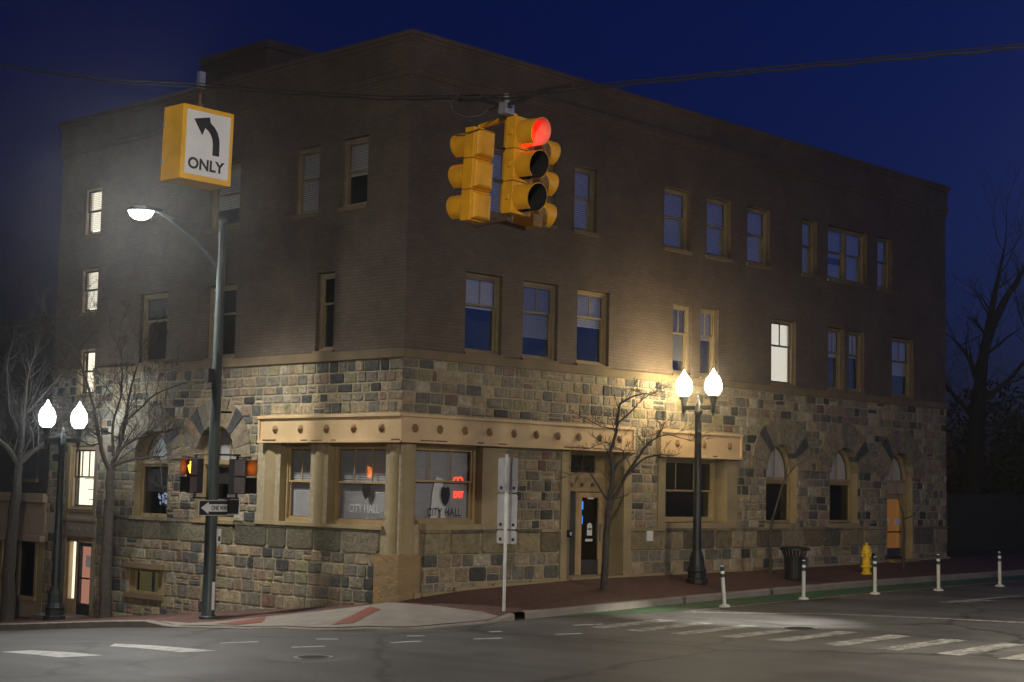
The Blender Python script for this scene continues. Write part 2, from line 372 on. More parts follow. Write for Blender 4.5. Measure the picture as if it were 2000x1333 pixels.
# kerb line: from far left, round the corner, to far right
path = [(-3, y) for y in (60, 45, 30, 24, 20, 17, 15, 13, 11.5, 10, 8.5, 7, 6, 5, 4.6, 4.2, 3.8, 3.4, 3, 2.5, 2, 1.5, 1, .5, 0, -.4, -.7)]
for k in range(0, 11):
    q = R(180+9*k); path.append((-1.6+1.4*math.cos(q), -1.0+1.4*math.sin(q)))
path += [(x, -2.4) for x in (-1.2, -.8, -.4, 0, .3, .6, .9, 1.2, 1.6, 2, 2.5, 3, 4, 5, 6, 7, 8, 9, 10, 11, 12, 13, 14, 16, 18, 20, 22, 24, 27, 30, 35, 40, 50, 60)]
def inner(x, y): return (.05 if x < 0 else x, .05 if y < 0 else y)
mb = MB(); n = 7; vs = []
for (x, y) in path:
    ix, iy = inner(x, y)
    if x > 0: iy = .05
    for k in range(n):
        t = k/(n-1); a, b = x+(ix-x)*t, y+(iy-y)*t; vs.append((a, b, sz(min(a, 0) if x <= 0 else a, min(b, 0) if y <= 0 else b)))
mb.add(vs, [(i*n+k, i*n+k+1, (i+1)*n+k+1, (i+1)*n+k) for i in range(len(path)-1) for k in range(n-1)], 'paver')
struct(mb.build('sidewalk', smooth=True), 'dark red brick pavement round the stone building', 'pavement')

def outw(i):
    a = Vector(path[max(0, i-1)]); b = Vector(path[min(len(path)-1, i+1)]); t = (b-a).normalized(); return Vector((t.y, -t.x)) if False else Vector((t.y, -t.x))
mb = MB(); vs = []
for i, (x, y) in enumerate(path):
    o = outw(i)
    if o.x*(-1)+o.y*(-1) < 0: o = -o
    zt = sz(x, y)+.006
    p0 = Vector((x, y))-o*.0; p1 = Vector((x, y))+o*.13; p2 = Vector((x, y))+o*.16
    vs += [(p0.x, p0.y, zt-.02), (p0.x, p0.y, zt), (p1.x, p1.y, zt), (p2.x, p2.y, zt-.025), (p2.x, p2.y, Hh(p2.x, p2.y)-.1)]
mb.add(vs, [(i*5+k, i*5+k+1, (i+1)*5+k+1, (i+1)*5+k) for i in range(len(path)-1) for k in range(4) if not (.85 < path[i][0] < 1.2)], 'concrete')
struct(mb.build('kerb'), 'pale concrete kerb round the corner', 'kerb')

def drape(poly, mat, hf, dz, name, res=.35):
    """a thin sheet laid on the ground, cut to a polygon"""
    bm = bmesh.new(); vs = [bm.verts.new((x, y, 0)) for x, y in poly]; bm.faces.new(vs)
    xs = [p[0] for p in poly]; ys = [p[1] for p in poly]
    g = bm.faces[:]
    for a, lo, hi in ((0, min(xs), max(xs)), (1, min(ys), max(ys))):
        k = lo+res
        while k < hi:
            nrm = Vector((1, 0, 0)) if a == 0 else Vector((0, 1, 0))
            bmesh.ops.bisect_plane(bm, geom=bm.verts[:]+bm.edges[:]+bm.faces[:], plane_co=nrm*k, plane_no=nrm); k += res
    for v in bm.verts: v.co.z = hf(v.co.x, v.co.y)+dz
    bmesh.ops.triangulate(bm, faces=bm.faces[:])
    for f in bm.faces:
        f.normal_update()
        if f.normal.z < 0: f.normal_flip()
    return bm
def sheets(polys, mat, hf, dz, name, label, cat, res=.35):
    me = bpy.data.meshes.new(name); tot = bmesh.new()
    for p in polys:
        b = drape(p, mat, hf, dz, name, res); tmp = bpy.data.meshes.new('t'); b.to_mesh(tmp); b.free(); tot.from_mesh(tmp); bpy.data.meshes.remove(tmp)
    tot.to_mesh(me); tot.free(); me.materials.append(M[mat]); o = bpy.data.objects.new(name, me); COL.objects.link(o)
    return struct(o, label, cat)

arc = [p for p in path if (p[0] <= .62 and p[1] <= 4.2 and p[1] > -3)]
apron = [(-2.9, 4.2), (-2.5, 3.0), (-1.6, 1.95), (-.62, .5), (.3, -.95), (.6, -1.9)]
sheets([arc+apron[::-1]], 'concrete', sz, .02, 'corner_ramp', 'pale concrete kerb ramp at the street corner', 'ramp', .3)
sheets([[(-2.75,-1.2),(-.84,-.1),(-1.02,-.62),(-2.45,-1.5)]], 'tactile', sz, .03, 'tactile_paving', 'longer red tactile plate in the corner ramp, nearer the stone pier', 'tactile plate', .3)
sheets([[(-2.86,2.37),(-1.85,2.02),(-2.55,1.24),(-2.9,1.6)]], 'tactile', sz, .03, 'tactile_paving', 'shorter red tactile plate in the ramp beside the tall signal pole', 'tactile plate', .3)

# road paint and lanes
sheets([[(1.6,-2.58),(60,-2.58),(60,-3.72),(9,-3.72),(4.6,-3.5),(2.2,-2.9)]], 'green_lane', Hh, .004, 'cycle_lane', 'green painted cycle lane along the kerb', 'cycle lane', .75)
sheets([[(5,-3.8),(9,-3.86),(60,-4.2),(60,-4.32),(9,-4.0),(5,-3.94)]], 'marking_worn', Hh, .004, 'lane_line', 'worn pale line beside the green cycle lane', 'road marking', .75)
bars = []
for k in range(-2, 8):
    y = -5.48-1.09*(k) if k > 0 else -5.48-.95*k
    bars.append([(.85, y), (3.05, y-.06), (3.05, y-.5), (.85, y-.44)])
bars = bars[1:]+[[(.86, -5.48-1.09*k), (3.05, -5.54-1.09*k), (3.05, -5.98-1.09*k), (.86, -5.92-1.09*k)] for k in range(8, 13)]
sheets(bars, 'marking_worn', Hh, .004, 'crosswalk', 'worn white crosswalk bars across the street in front of the building', 'crosswalk', .75)
sheets([[(4.55,-3.9),(4.8,-3.9),(6.3,-6.4),(6.85,-10.7),(7.1,-16),(6.85,-16),(6.6,-10.7),(6.05,-6.4)]], 'marking_worn', Hh, .004, 'stop_line', 'thin pale stop line behind the crosswalk', 'road marking', .75)
sheets([[(-9.08,-.16),(-8.63,-.37),(-8.4,-2.31),(-9.08,-2.05)], [(-7.42,-.87),(-7.03,-.43),(-6.74,-3.08),(-7.28,-2.84)], [(-10.8,.0),(-10.3,-.1),(-10.1,-2.1),(-10.7,-2.0)]], 'marking', Hh, .004, 'crosswalk', 'bright white crosswalk bars across the side street on the left', 'crosswalk', .5)
dash = []
for (a, b) in [((-5.91,-2.0),(-5.3,-2.28)),((-5.51,-3.48),(-4.98,-3.73)),((-4.32,-2.66),(-4.06,-2.96)),((-3.8,-4.07),(-3.23,-4.25)),((-2.3,-4.63),(-1.81,-4.85)),((-2.79,-3.4),(-2.55,-3.62)),((-.61,-5.07),(-.12,-5.29)),((-1.17,-3.89),(-.92,-3.98)),((.9,-4.15),(1.5,-4.4))]:
    a, b = Vector(a), Vector(b); t = (b-a).normalized(); q = Vector((-t.y, t.x))*.055; dash.append([tuple(a-q), tuple(b-q), tuple(b+q), tuple(a+q)])
sheets(dash, 'marking', Hh, .004, 'lane_dashes', 'short white guide dashes turning through the crossing', 'road marking', .5)
sheets([[(10.6,-6.6),(13.4,-7.0),(13.4,-7.25),(11.8,-7.05),(11.9,-7.5),(10.4,-6.95)]], 'marking_worn', Hh, .004, 'turn_arrow', 'faint painted arrow on the far lane', 'road marking', .5)

def manhole(name, x, y, r, collar, label):
    z = Hh(x, y); t = thing(name, label, 'manhole cover', (x, y, z))
    sx = (Hh(x+.5, y)-Hh(x-.5, y)); sy = (Hh(x, y+.5)-Hh(x, y-.5))
    def ring(mb, r0, r1, dz, mat, n=32):
        vs = []
        for k in range(n):
            q = 2*math.pi*k/n
            for r in (r0, r1): vs.append((r*math.cos(q), r*math.sin(q), r*math.cos(q)*sx+r*math.sin(q)*sy+dz))
        mb.add(vs, [(2*k, 2*k+1, 2*((k+1) % n)+1, 2*((k+1) % n)) for k in range(n)], mat)
    if collar:
        mb = MB(); ring(mb, r, collar, .004, 'asphalt_light'); mb.build('collar', t)
    mb = MB(); ring(mb, .02, r-.06, .006, 'black_metal'); ring(mb, r-.07, r-.01, .010, 'steel')
    for k in range(-3, 4):
        w = math.sqrt(max(.01, (r-.1)**2-(k*.075)**2)); mb.add([(-w, k*.075-.02, -w*sx+.012+k*.075*sy), (w, k*.075-.02, w*sx+.012+k*.075*sy), (w, k*.075+.02, w*sx+.012+k*.075*sy), (-w, k*.075+.02, -w*sx+.012+k*.075*sy)], [(0, 1, 2, 3)], 'black_metal')
    mb.build('cover', t); return t
manhole('manhole_cover', -6.2, -4.92, .33, .74, 'iron manhole cover in a wide pale collar in the middle of the crossing')
manhole('manhole_cover', 3.07, -7.93, .36, None, 'dark manhole cover beside the crosswalk bars')

# lawn and soil beyond the building
mb = MB(); vs = [(x, y, ip(GX, x)-.02+.02*max(0, y)) for x in (23.0, 26, 30, 36, 45, 60, 120) for y in (-.02, 2, 6, 14, 40)]
mb.add(vs, [(i*5+k, i*5+k+1, (i+1)*5+k+1, (i+1)*5+k) for i in range(6) for k in range(4)], 'lawn')
struct(mb.build('lawn'), 'dark lawn beyond the building', 'lawn')

# ---------------------------------------------------------------- city hall
city = thing('stone_building', 'three storey corner building, fieldstone below and brown brick above', 'building')
PAL = [((.24, .215, .17), 5), ((.185, .17, .14), 4), ((.06, .062, .06), 2.3), ((.11, .112, .104), 2.8), ((.36, .29, .19), 4), ((.30, .235, .165), 4), ((.27, .19, .145), 1.6), ((.2, .13, .10), .6), ((.40, .36, .28), 1.8), ((.27, .25, .15), 2)]
PW = [w for c, w in PAL]
def pcol(lo=.85, hi=1.15, pal=None):
    c = rnd.choices([c for c, w in (pal or PAL)], weights=[w for c, w in (pal or PAL)])[0]; k = rnd.uniform(lo, hi)
    return (c[0]*k, c[1]*k*.985, c[2]*k*.92)
def sub(rs, e):
    out = []
    for (a, b, c, d) in rs:
        if e[1] <= a or e[0] >= b or e[3] <= c or e[2] >= d: out.append((a, b, c, d)); continue
        if e[0] > a: out.append((a, e[0], c, d))
        if e[1] < b: out.append((e[1], b, c, d))
        lo, hi = max(a, e[0]), min(b, e[1])
        if e[2] > c: out.append((lo, hi, c, e[2]))
        if e[3] < d: out.append((lo, hi, e[3], d))
    return out
def stone(mb, fr, a, b, c, d, bulge, col, g=.009):
    a += g; b -= g; c += g; d -= g
    w, h = b-a, d-c
    if w < .05 or h < .05: return
    j = lambda s: rnd.uniform(-s, s)
    k = min(w, h)*rnd.uniform(.05, .15)
    base = [(a+k, c), (b-k, c), (b, c+k), (b, d-k), (b-k, d), (a+k, d), (a, d-k), (a, c+k)]
    base = [(u+j(.009), z+j(.009)) for u, z in base]
    cu, cz = (a+b)/2+j(w*.15), (c+d)/2+j(h*.15)
    vs = [fr(u, .005, z) for u, z in base]
    s1 = 1-min(.5, .02/min(w, h)*2)
    vs += [fr(cu+(u-cu)*s1, -bulge*rnd.uniform(.65, 1.0), cz+(z-cz)*s1) for u, z in base]
    vs += [fr(cu, -bulge*rnd.uniform(.75, 1.2), cz)]
    fs = [(i, (i+1) % 8, 8+(i+1) % 8, 8+i) for i in range(8)]+[(8+i, 8+(i+1) % 8, 16) for i in range(8)]
    mb.add(vs, fs, 'stone', col)
def courses(mb, fr, u0, u1, z0, z1, ex, hm, wlo, whi, bulge, pal=None):
    n = max(1, round((z1-z0)/hm)); hs = [rnd.uniform(.8, 1.2) for _ in range(n)]; s = sum(hs); z = z0
    for h in hs:
        h = h/s*(z1-z0); u = u0
        while u < u1-.02:
            w = rnd.uniform(wlo, whi)*(1 if rnd.random() > .12 else .6); v = min(u1, u+w)
            if u1-v < wlo*.5: v = u1
            rs = [(u, v, z, z+h)]
            if w > .3 and rnd.random() < .12: rs = [(u, v, z, z+h*.52), (u, v, z+h*.52, z+h)]
            for e in ex: rs = sub(rs, e)
            for r_ in rs: stone(mb, fr, *r_, bulge*rnd.uniform(.7, 1.25), pcol(pal=pal))
            u = v
        z += h
def wall(mb, fr, u0, u1, z0, z1, ops, mat, rev, depth=.35):
    us = sorted(set([u0, u1]+[max(u0, min(u1, o[i])) for o in ops for i in (0, 1)])); zs = sorted(set([z0, z1]+[max(z0, min(z1, o[i])) for o in ops for i in (2, 3)]))
    for i in range(len(us)-1):
        for k in range(len(zs)-1):
            cu, cz = (us[i]+us[i+1])/2, (zs[k]+zs[k+1])/2
            if any(o[0] < cu < o[1] and o[2] < cz < o[3] for o in ops): continue
            mb.quad([fr(us[i], 0, zs[k]), fr(us[i+1], 0, zs[k]), fr(us[i+1], 0, zs[k+1]), fr(us[i], 0, zs[k+1])], mat)
    for o in ops:
        dp = o[4] if len(o) > 4 else depth; a, b, c, d = max(u0, o[0]), min(u1, o[1]), max(z0, o[2]), min(z1, o[3])
        mb.quad([fr(a, 0, c), fr(a, dp, c), fr(a, dp, d), fr(a, 0, d)], rev); mb.quad([fr(b, 0, c), fr(b, 0, d), fr(b, dp, d), fr(b, dp, c)], rev)
        if o[2] >= z0: mb.quad([fr(a, 0, c), fr(b, 0, c), fr(b, dp, c), fr(a, dp, c)], rev)
        if o[3] <= z1: mb.quad([fr(a, 0, d), fr(a, dp, d), fr(b, dp, d), fr(b, 0, d)], rev)

W, LN = 22.92, 14.33
ZL, ZB, ZT = 5.46, 5.66, 12.55
arR = [13.97, 17.07, 20.15]; arL = [6.62, 9.36]; AR = .72
# openings  (u0,u1,z0,z1[,depth])
opR = [(.3, 2.38, 1.92, 3.66, .3), (5.31, 7.25, -.5, 3.66, .62), (8.87, 11.43, 1.95, 3.6, .42)]+[(c-AR, c+AR, 1.92, 4.08, .3) for c in arR[:2]]+[(arR[2]-AR, arR[2]+AR, -.5, 4.02, .32)]
opL = [(.48, 2.41, 1.85, 3.66, .3), (3.02, 4.12, 1.85, 3.66, .3), (8.68, 10.2, -.1, .52, .2), (11.99, 13.31, -2., 1.18, .3), (11.99, 13.21, 1.9, 3.6, .2), (12.24, 13.0, 4.94, 6.2, .15)]+[(c-.78, c+.78, 1.82, 4.1, .3) for c in arL[:1]]+[(arL[1]-.74, arL[1]+.74, 1.82, 4.0, .3)]
TOPR = [(2.28, 3.12), (3.83, 4.66), (5.32, 6.14), (8.73, 9.8), (10.5, 11.55), (12.3, 13.34), (14.91, 15.65), (16.21, 18.29), (18.89, 19.7)]
MIDR = [(1.79, 2.94), (3.63, 4.81), (5.49, 6.66), (9.14, 9.92), (10.28, 11.05), (13.45, 14.63), (16.25, 17.08), (17.33, 18.16), (19.7, 20.95)]
brR = [(a, b, 8.88, 10.46, .2) for a, b in TOPR]+[(a, b, 5.69, 7.51, .22) for a, b in MIDR]
TOPL = [(1.35, 2.28), (3.04, 3.96), (6.05, 7.3)]; MIDL = [(2.37, 3.0), (6.04, 7.24), (8.92, 10.16)]
brL = [(a, b, 8.88, 10.47, .2) for a, b in TOPL]+[(a, b, 5.69, 7.49, .22) for a, b in MIDL]+[(12.25, 13.08, 9.26, 10.56, .15), (12.25, 13.07, 7.15, 8.37, .15), (12.24, 13.0, 4.94, 6.2, .15)]

# brick storeys
for fr, u1, ops in ((FR, W, brR), (FL, LN, brL)):
    mb = MB(); wall(mb, fr, 0, u1, ZB, 11.6, ops, 'brick', 'brick', .2)
    if fr is FL:   # the two hidden sides close the block
        mb.quad([(W, 0, -2), (W, LN, -2), (W, LN, ZT-.1), (W, 0, ZT-.1)], 'brick'); mb.quad([(0, LN, ZB), (W, LN, ZB), (W, LN, ZT-.1), (0, LN, ZT-.1)], 'brick')
    o = mb.build('brick_wall', city, recalc=False)
# cornice: stepped brick courses
mb = MB()
for i, (z0, z1, d) in enumerate([(11.6, 11.72, .03), (11.72, 11.86, .07), (11.86, 12.36, .05), (12.36, 12.45, .09), (12.45, ZT, .13)]):
    mb.box(-d, W+d, -d, .3, z0, z1, 'brick'); mb.box(-d, .3, .3, LN+d, z0, z1, 'brick')
mb.build('cornice', city)
mb = MB(); mb.box(.3, W-.02, .3, LN-.02, 11.9, 12.1, 'roofing'); mb.build('roof', city)
mb = MB(); mb.box(3, 4.6, 9.2, 12.2, 12.1, 14.6, 'brick'); mb.box(2.95, 4.65, 9.12, 12.28, 14.45, 14.67, 'brick')
mb.box(3, 4.4, 8.75, 9.2, 12.1, 13.6, 'brick'); mb.prism([(8.2, 12.1), (8.75, 12.1), (8.75, 13.6)], lambda u, d, z: (3+d, u, z), 0, 1.3, 'brick'); mb.build('chimney', city)
# stone string course under the brick
mb = MB()
mb.box(-.06, W+.03, -.06, .3, ZL, ZB, 'ledge'); mb.box(-.06, .3, .3, 12.24, ZL, ZB, 'ledge'); mb.box(-.06, .3, 13.0, LN+.02, ZL, ZB, 'ledge')
mb.build('stone_ledge', city, bevel=.015)
# inner dark walls behind the windows
mb = MB(); mb.quad([(1.3, 1.3, -2), (W-.1, 1.3, -2), (W-.1, 1.3, 12), (1.3, 1.3, 12)], 'interior'); mb.quad([(1.3, 1.3, -2), (1.3, LN-.1, -2), (1.3, LN-.1, 12), (1.3, 1.3, 12)], 'interior')
mb.build('inner_wall', city, recalc=False)

# fieldstone storey, street front
big = (.30, .25, .16)
def big_band(mb, fr, segs, z0, z1, pal, bu=.055):
    for a, b in segs:
        u = a
        while u < b-.05:
            v = min(b, u+rnd.uniform(.7, 1.35))
            if b-v < .4: v = b
            stone(mb, fr, u, v, z0, z1-.06, bu, pcol(pal=pal), .006)
            mb.prism([(u+.01, z1-.07), (v-.01, z1-.07), (v-.01, z1), (u+.01, z1)], fr, -bu-.005, .02, 'stone', pcol(pal=pal)); u = v
mb = MB(); exR = [(-1, 7.54, 3.62, 4.3), (8.5, 11.98, 3.55, 4.3), (-1, 3.11, 1.8, 3.66), (5.0, 7.54, -2, 3.66), (8.58, 11.9, 1.8, 3.6), (-1, .58, -1, 1.81)]+[o[:4] for o in opR[3:]]
wall(mb, FR, 0, W, -1.6, ZL, opR, 'mortar', 'smooth')
exR_b = exR+[(5.0, 7.54, -2, 1.9)]
courses(mb, FR, -.03, W+.03, .1, 1.27, exR_b, .285, .24, .56, .026)
courses(mb, FR, -.03, W+.03, 1.81, 4.28, exR, .235, .2, .52, .024)
courses(mb, FR, -.03, W+.03, 4.28, ZL, exR, .236, .24, .55, .024)
BP = [((.25, .205, .12), 4), ((.17, .135, .08), 3), ((.30, .25, .16), 2), ((.12, .105, .075), 1.5)]
big_band(mb, FR, [(.58, 5.0), (7.54, arR[2]-AR-.02), (arR[2]+AR+.02, W+.05)], 1.27, 1.81, BP)
def arch_ring(mb, fr, c, zs, r0, r1, n, dark):
    for k in range(n):
        a0, a1 = math.pi*k/n, math.pi*(k+1)/n; g = .012
        rr = r1*rnd.uniform(.985, 1.012)
        pts = [(c+r0*math.cos(a0), zs+r0*math.sin(a0)), (c+rr*math.cos(a0+g), zs+rr*math.sin(a0+g)), (c+rr*math.cos(a1-g), zs+rr*math.sin(a1-g)), (c+r0*math.cos(a1), zs+r0*math.sin(a1))]
        mb.prism(pts, fr, -.05*rnd.uniform(.85, 1.15), .30, 'stone', (.07, .074, .074) if k in dark else pcol(pal=[((.25, .21, .15), 4), ((.29, .235, .155), 3), ((.21, .19, .15), 2), ((.26, .19, .13), 1)]))
arch_ring(mb, FR, arR[0], 3.36, AR, 1.45, 13, (2, 9)); arch_ring(mb, FR, arR[1], 3.35, AR, 1.43, 13, (2,)); arch_ring(mb, FR, arR[2], 3.30, AR, 1.40, 13, (9,))
# dressed jambs and piers
mb.box(2.385, 3.1, -.05, .3, 1.81, 3.62, 'smooth'); mb.box(5.0, 5.305, -.05, .3, .35, 3.62, 'smooth'); mb.box(7.255, 7.54, -.05, .3, .4, 3.62, 'smooth')
mb.box(8.58, 8.865, -.045, .3, 1.81, 3.56, 'smooth'); mb.box(11.435, 11.88, -.045, .3, 1.81, 3.56, 'smooth')
mb.box(.55, 2.4, -.05, .2, 1.81, 1.93, 'smooth'); mb.box(8.8, 11.5, -.06, .3, 1.81, 1.95, 'smooth')
for c in arR[:2]: mb.box(c-AR-.06, c+AR+.06, -.07, .3, 1.79, 1.92, 'smooth')
mb.box(5.31, 7.25, -.1, .62, .3, ip(GX, 6.3)+.03, 'smooth'); mb.box(arR[2]-AR, arR[2]+AR, -.25, .32, .4, .84, 'plinth')
# thin footing along the pavement
for x0, x1 in ((.4, 5.3), (7.25, 19.4), (20.9, 23.)):
    k = x0
    while k < x1: e = min(x1, k+1.2); mb.box(k, e, -.09, .1, .05, ip(GX, (k+e)/2)+.045, 'smooth'); k = e
mb.build('stone_wall', city)
# fieldstone storey, side front
mb = MB(); exL = [(-1, 4.83, 3.62, 4.3), (-1, 4.95, 1.8, 3.66), (8.62, 10.26, -.12, .62), (11.8, 13.45, -3, 1.62), (11.85, 13.3, 1.8, 3.7), (12.15, 13.1, 4.85, 6)]+[o[:4] for o in opL[6:]]+[(-1, .58, -1, 1.81)]
wall(mb, FL, 0, LN, -2.6, ZL, opL, 'mortar', 'smooth')
mb.quad([(0, LN, -3), (W, LN, -3), (W, LN, ZB), (0, LN, ZB)], 'mortar')
courses(mb, FL, -.03, LN+.06, -1.5, 1.27, exL, .285, .24, .56, .026)
courses(mb, FL, -.03, LN+.03, 1.81, 4.28, exL, .235, .2, .52, .024)
courses(mb, FL, -.03, LN+.03, 4.28, ZL, exL, .236, .24, .55, .024)
big_band(mb, FL, [(.58, 11.8)], 1.27, 1.81, [((.17, .15, .095), 4), ((.12, .115, .08), 2.5), ((.23, .2, .14), 3), ((.2, .18, .14), 2)], .034)
arch_ring(mb, FL, arL[0], 3.32, .78, 1.42, 13, (3, 9)); arch_ring(mb, FL, arL[1], 3.26, .74, 1.35, 13, (10,))
mb.box(4.125, 4.95, .02, .3, 1.81, 3.62, 'smooth', fr=FL); mb.box(.5, 4.95, -.06, .3, 1.79, 1.87, 'smooth', fr=FL)
for c in arL: mb.box(c-.85, c+.85, -.06, .3, 1.74, 1.83, 'smooth', fr=FL)
mb.box(8.6, 10.28, -.14, .2, .53, .66, 'ledge', fr=FL); mb.box(8.6, 10.28, -.08, .2, -.22, -.1, 'ledge', fr=FL)
mb.box(11.99, 13.31, -.9, .3, -1.8, -.84, 'concrete', fr=FL)
mb.build('stone_wall', city)
# round piers of the corner bay
def pier(x, y, r, zb=1.79):
    mb = MB(); prof = [(r, zb)]
    for k in range(5):
        a = 1.62+k*.41
        if a < zb: continue; prof += [(r, a+.01), (r, a+.395), (r*.99, a+.402)]
    mb.lathe(prof+[(r, 3.68)], 'smooth', 24, (x, y, 0)); return mb.build('pier', city, smooth=True)
pier(.24, .22, .29, 1.25); pier(.25, 2.71, .30); pier(.3, 4.50, .36)
mb = MB(); PBP = [((.36, .22, .085), 4), ((.30, .2, .1), 3), ((.24, .18, .1), 2), ((.42, .26, .1), 1)]
mb.box(.0, .6, .0, .6, -.4, 1.27, 'plinth')
mb.box(-.055, .62, -.055, .1, -.4, 1.29, 'plinth'); mb.box(-.0545, .1, .1, .72, -.4, 1.288, 'plinth')
for z in (.42, .72, 1.0): mb.box(-.057, .1, -.0575, .1, z, z+.012, 'mortar')
mb.build('pier_base', city)

# iron beams with rosettes
def beam(fr, u0, u1, z0, z1, ros, ends=(1, 1), d0=-.13):
    mb = MB()
    mb.box(u0, u1, d0, .28, z0, z1, 'beam', fr); mb.box(u0-.015, u1+.015, d0-.05, d0, z1-.055, z1+.01, 'beam', fr); mb.box(u0-.015, u1+.015, d0-.04, d0, z0-.01, z0+.045, 'beam', fr)
    mb.box(u0-.01, u1+.01, d0-.042, d0-.002, z0-.018, z0-.010, 'rust', fr)
    k = u0
    while k < u1:
        if rnd.random() < .6: mb.box(k, min(u1, k+rnd.uniform(.1, .5)), d0-.043, d0-.03, z0+.03, z0+.05+rnd.uniform(0, .02), 'rust', fr)
        k += rnd.uniform(.3, .7)
    if ends[1]: mb.box(u1-.06, u1+.005, d0-.03, d0-.001, z0+.046, z1-.056, 'beam', fr)
    if ends[0]: mb.box(u0+.0, u0+.05, d0-.03, d0-.001, z0+.046, z1-.056, 'beam', fr)
    b = mb.build('iron_beam', city, bevel=.006)
    for u, z in ros:
        mb = MB(); n = 14; vs = [fr(u, d0-.075, z)]
        for q in range(n):
            a = 2*math.pi*q/n; k = .105 if q % 2 else .088
            vs.append(fr(u+k*math.cos(a), d0-.012, z+k*math.sin(a)))
        vs += [fr(u+.05*math.cos(2*math.pi*q/n), d0-.04, z+.05*math.sin(2*math.pi*q/n)) for q in range(n)]
        mb.add(vs, [(1+q, 1+(q+1) % n, 1+n+(q+1) % n, 1+n+q) for q in range(n)]+[(1+n+q, 1+n+(q+1) % n, 0) for q in range(n)], 'rosette'); mb.build('rosette', b, smooth=False)
    return b
zc = 3.96
beam(FL, -.127, 4.8, 3.66, 4.26, [(u, zc) for u in (.5, 1.42, 2.34, 3.26, 4.18)], (0, 1))
beam(FR, -.126, 7.52, 3.663, 4.257, [(u, zc) for u in (.26, .98, 1.73, 2.5, 3.28, 4.01, 4.75, 5.48, 6.22, 6.95)], (0, 1), d0=-.1315)
beam(FR, 8.52, 11.94, 3.6, 4.25, [(9.2, 3.93), (10.3, 3.93), (11.4, 3.93)])

# ---------------------------------------------------------------- windows
def arc_pts(c, zs, r, n=14): return [(c+r*math.cos(math.pi*k/n), zs+r*math.sin(math.pi*k/n)) for k in range(n+1)]
def window(fr, u0, u1, z0, z1, d, rail=.48, upper=1, lower=1, fw=.07, blind=0., bmat='blind', lit=None, glassm='glass', fmat='wood', sash='wood', sill=True, low_blind=0., label=None):
    mb = MB(); z_r = z1-(z1-z0)*rail
    mb.box(u0, u0+fw, d, d+.12, z0, z1, fmat, fr); mb.box(u1-fw, u1, d, d+.12, z0, z1, fmat, fr)
    mb.box(u0+fw, u1-fw, d, d+.12, z1-fw, z1, fmat, fr); mb.box(u0+fw, u1-fw, d, d+.12, z0, z0+fw*.8, fmat, fr)
    a, b, c, e = u0+fw, u1-fw, z0+fw*.8, z1-fw; s = .045
    for (q0, q1, dd, nn) in ((z_r, e, d+.035, upper), (c, z_r+s, d+.07, lower)):
        mb.box(a, a+s, dd, dd+.035, q0, q1, sash, fr); mb.box(b-s, b, dd, dd+.035, q0, q1, sash, fr)
        mb.box(a+s, b-s, dd, dd+.035, q1-s, q1, sash, fr); mb.box(a+s, b-s, dd, dd+.035, q0, q0+s, sash, fr)
        for k in range(1, nn): x = a+(b-a)*k/nn; mb.box(x-.014, x+.014, dd+.004, dd+.03, q0+s, q1-s, sash, fr)
    o = mb.build('window', city)
    if label: o['label'] = label
    mb = MB(); mb.quad([fr(a, d+.05, z_r), fr(b, d+.05, z_r), fr(b, d+.05, e), fr(a, d+.05, e)], glassm); mb.quad([fr(a, d+.088, c), fr(b, d+.088, c), fr(b, d+.088, z_r), fr(a, d+.088, z_r)], glassm)
    mb.build('pane', o, recalc=False)
    if sill: mb = MB(); mb.box(u0-.03, u1+.03, -.05, d+.02, z0-.09, z0-.001, 'ledge', fr); mb.build('sill', o)
    dep = d+.15
    if blind or low_blind:
        mb = MB(); m_ = 'lit_blind' if lit else bmat
        for top, bot in ([(e, e-(e-c)*blind)] if blind else [])+([(c+(e-c)*low_blind, c)] if low_blind else []):
            z = top
            while z > bot+.01:
                mb.quad([fr(a-.01, dep-.018, z-.048), fr(b+.01, dep-.018, z-.048), fr(b+.01, dep+.012, z), fr(a-.01, dep+.012, z)], m_); z -= .05
        mb.build('blind', o, recalc=False)
    if lit:
        mb = MB(); P = [fr(a-.02, dep+.06, c), fr(b+.02, dep+.06, c), fr(b+.02, dep+.06, e), fr(a-.02, dep+.06, e)]
        nrm = (Vector(P[1])-Vector(P[0])).cross(Vector(P[2])-Vector(P[0])); out = Vector(fr(0, -1, 0))
        mb.quad(P if nrm.dot(out) > 0 else P[::-1], lit); mb.build('lit_room', o, recalc=False)
    return o
# top floor, street front
for i, (a, b) in enumerate(TOPR):
    if i == 7:
        m_ = (a+b)/2
        window(FR, a, m_+.02, 8.9, 10.44, .1, fmat='wood_dull', sash='wood_dull', blind=.55, low_blind=.3); window(FR, m_-.02+.04, b, 8.9, 10.44, .1, fmat='wood_dull', sash='wood_dull', blind=1.)
    else: window(FR, a, b, 8.9, 10.44, .1, fmat='wood_dull', sash='wood_dull', blind=1. if i not in (5,) else .93, fw=.06 if b-a > .8 else .05)
mids = [(.40, .42, 0), (.4, .72, 0), (.37, .48, 0), (.42, .8, 0), (.4, .45, 0), (.41, 1., 1), (.4, .45, 0), (.4, .4, 0), (.4, .62, 0)]
for (a, b), (rl, bl, lt) in zip(MIDR, mids):
    window(FR, a, b, 5.71, 7.49, .1, rail=rl, upper=2 if b-a > .75 else 2, blind=bl, lit='lit_room_white' if lt else None, sash='sash_dark' if lt else ('wood' if b == 6.66 else 'wood_dull'), fmat='wood' if b == 6.66 else 'wood_dull', bmat='blind' if bl < .7 else 'blind_grey', label='brightly lit window with white blinds' if lt else None)
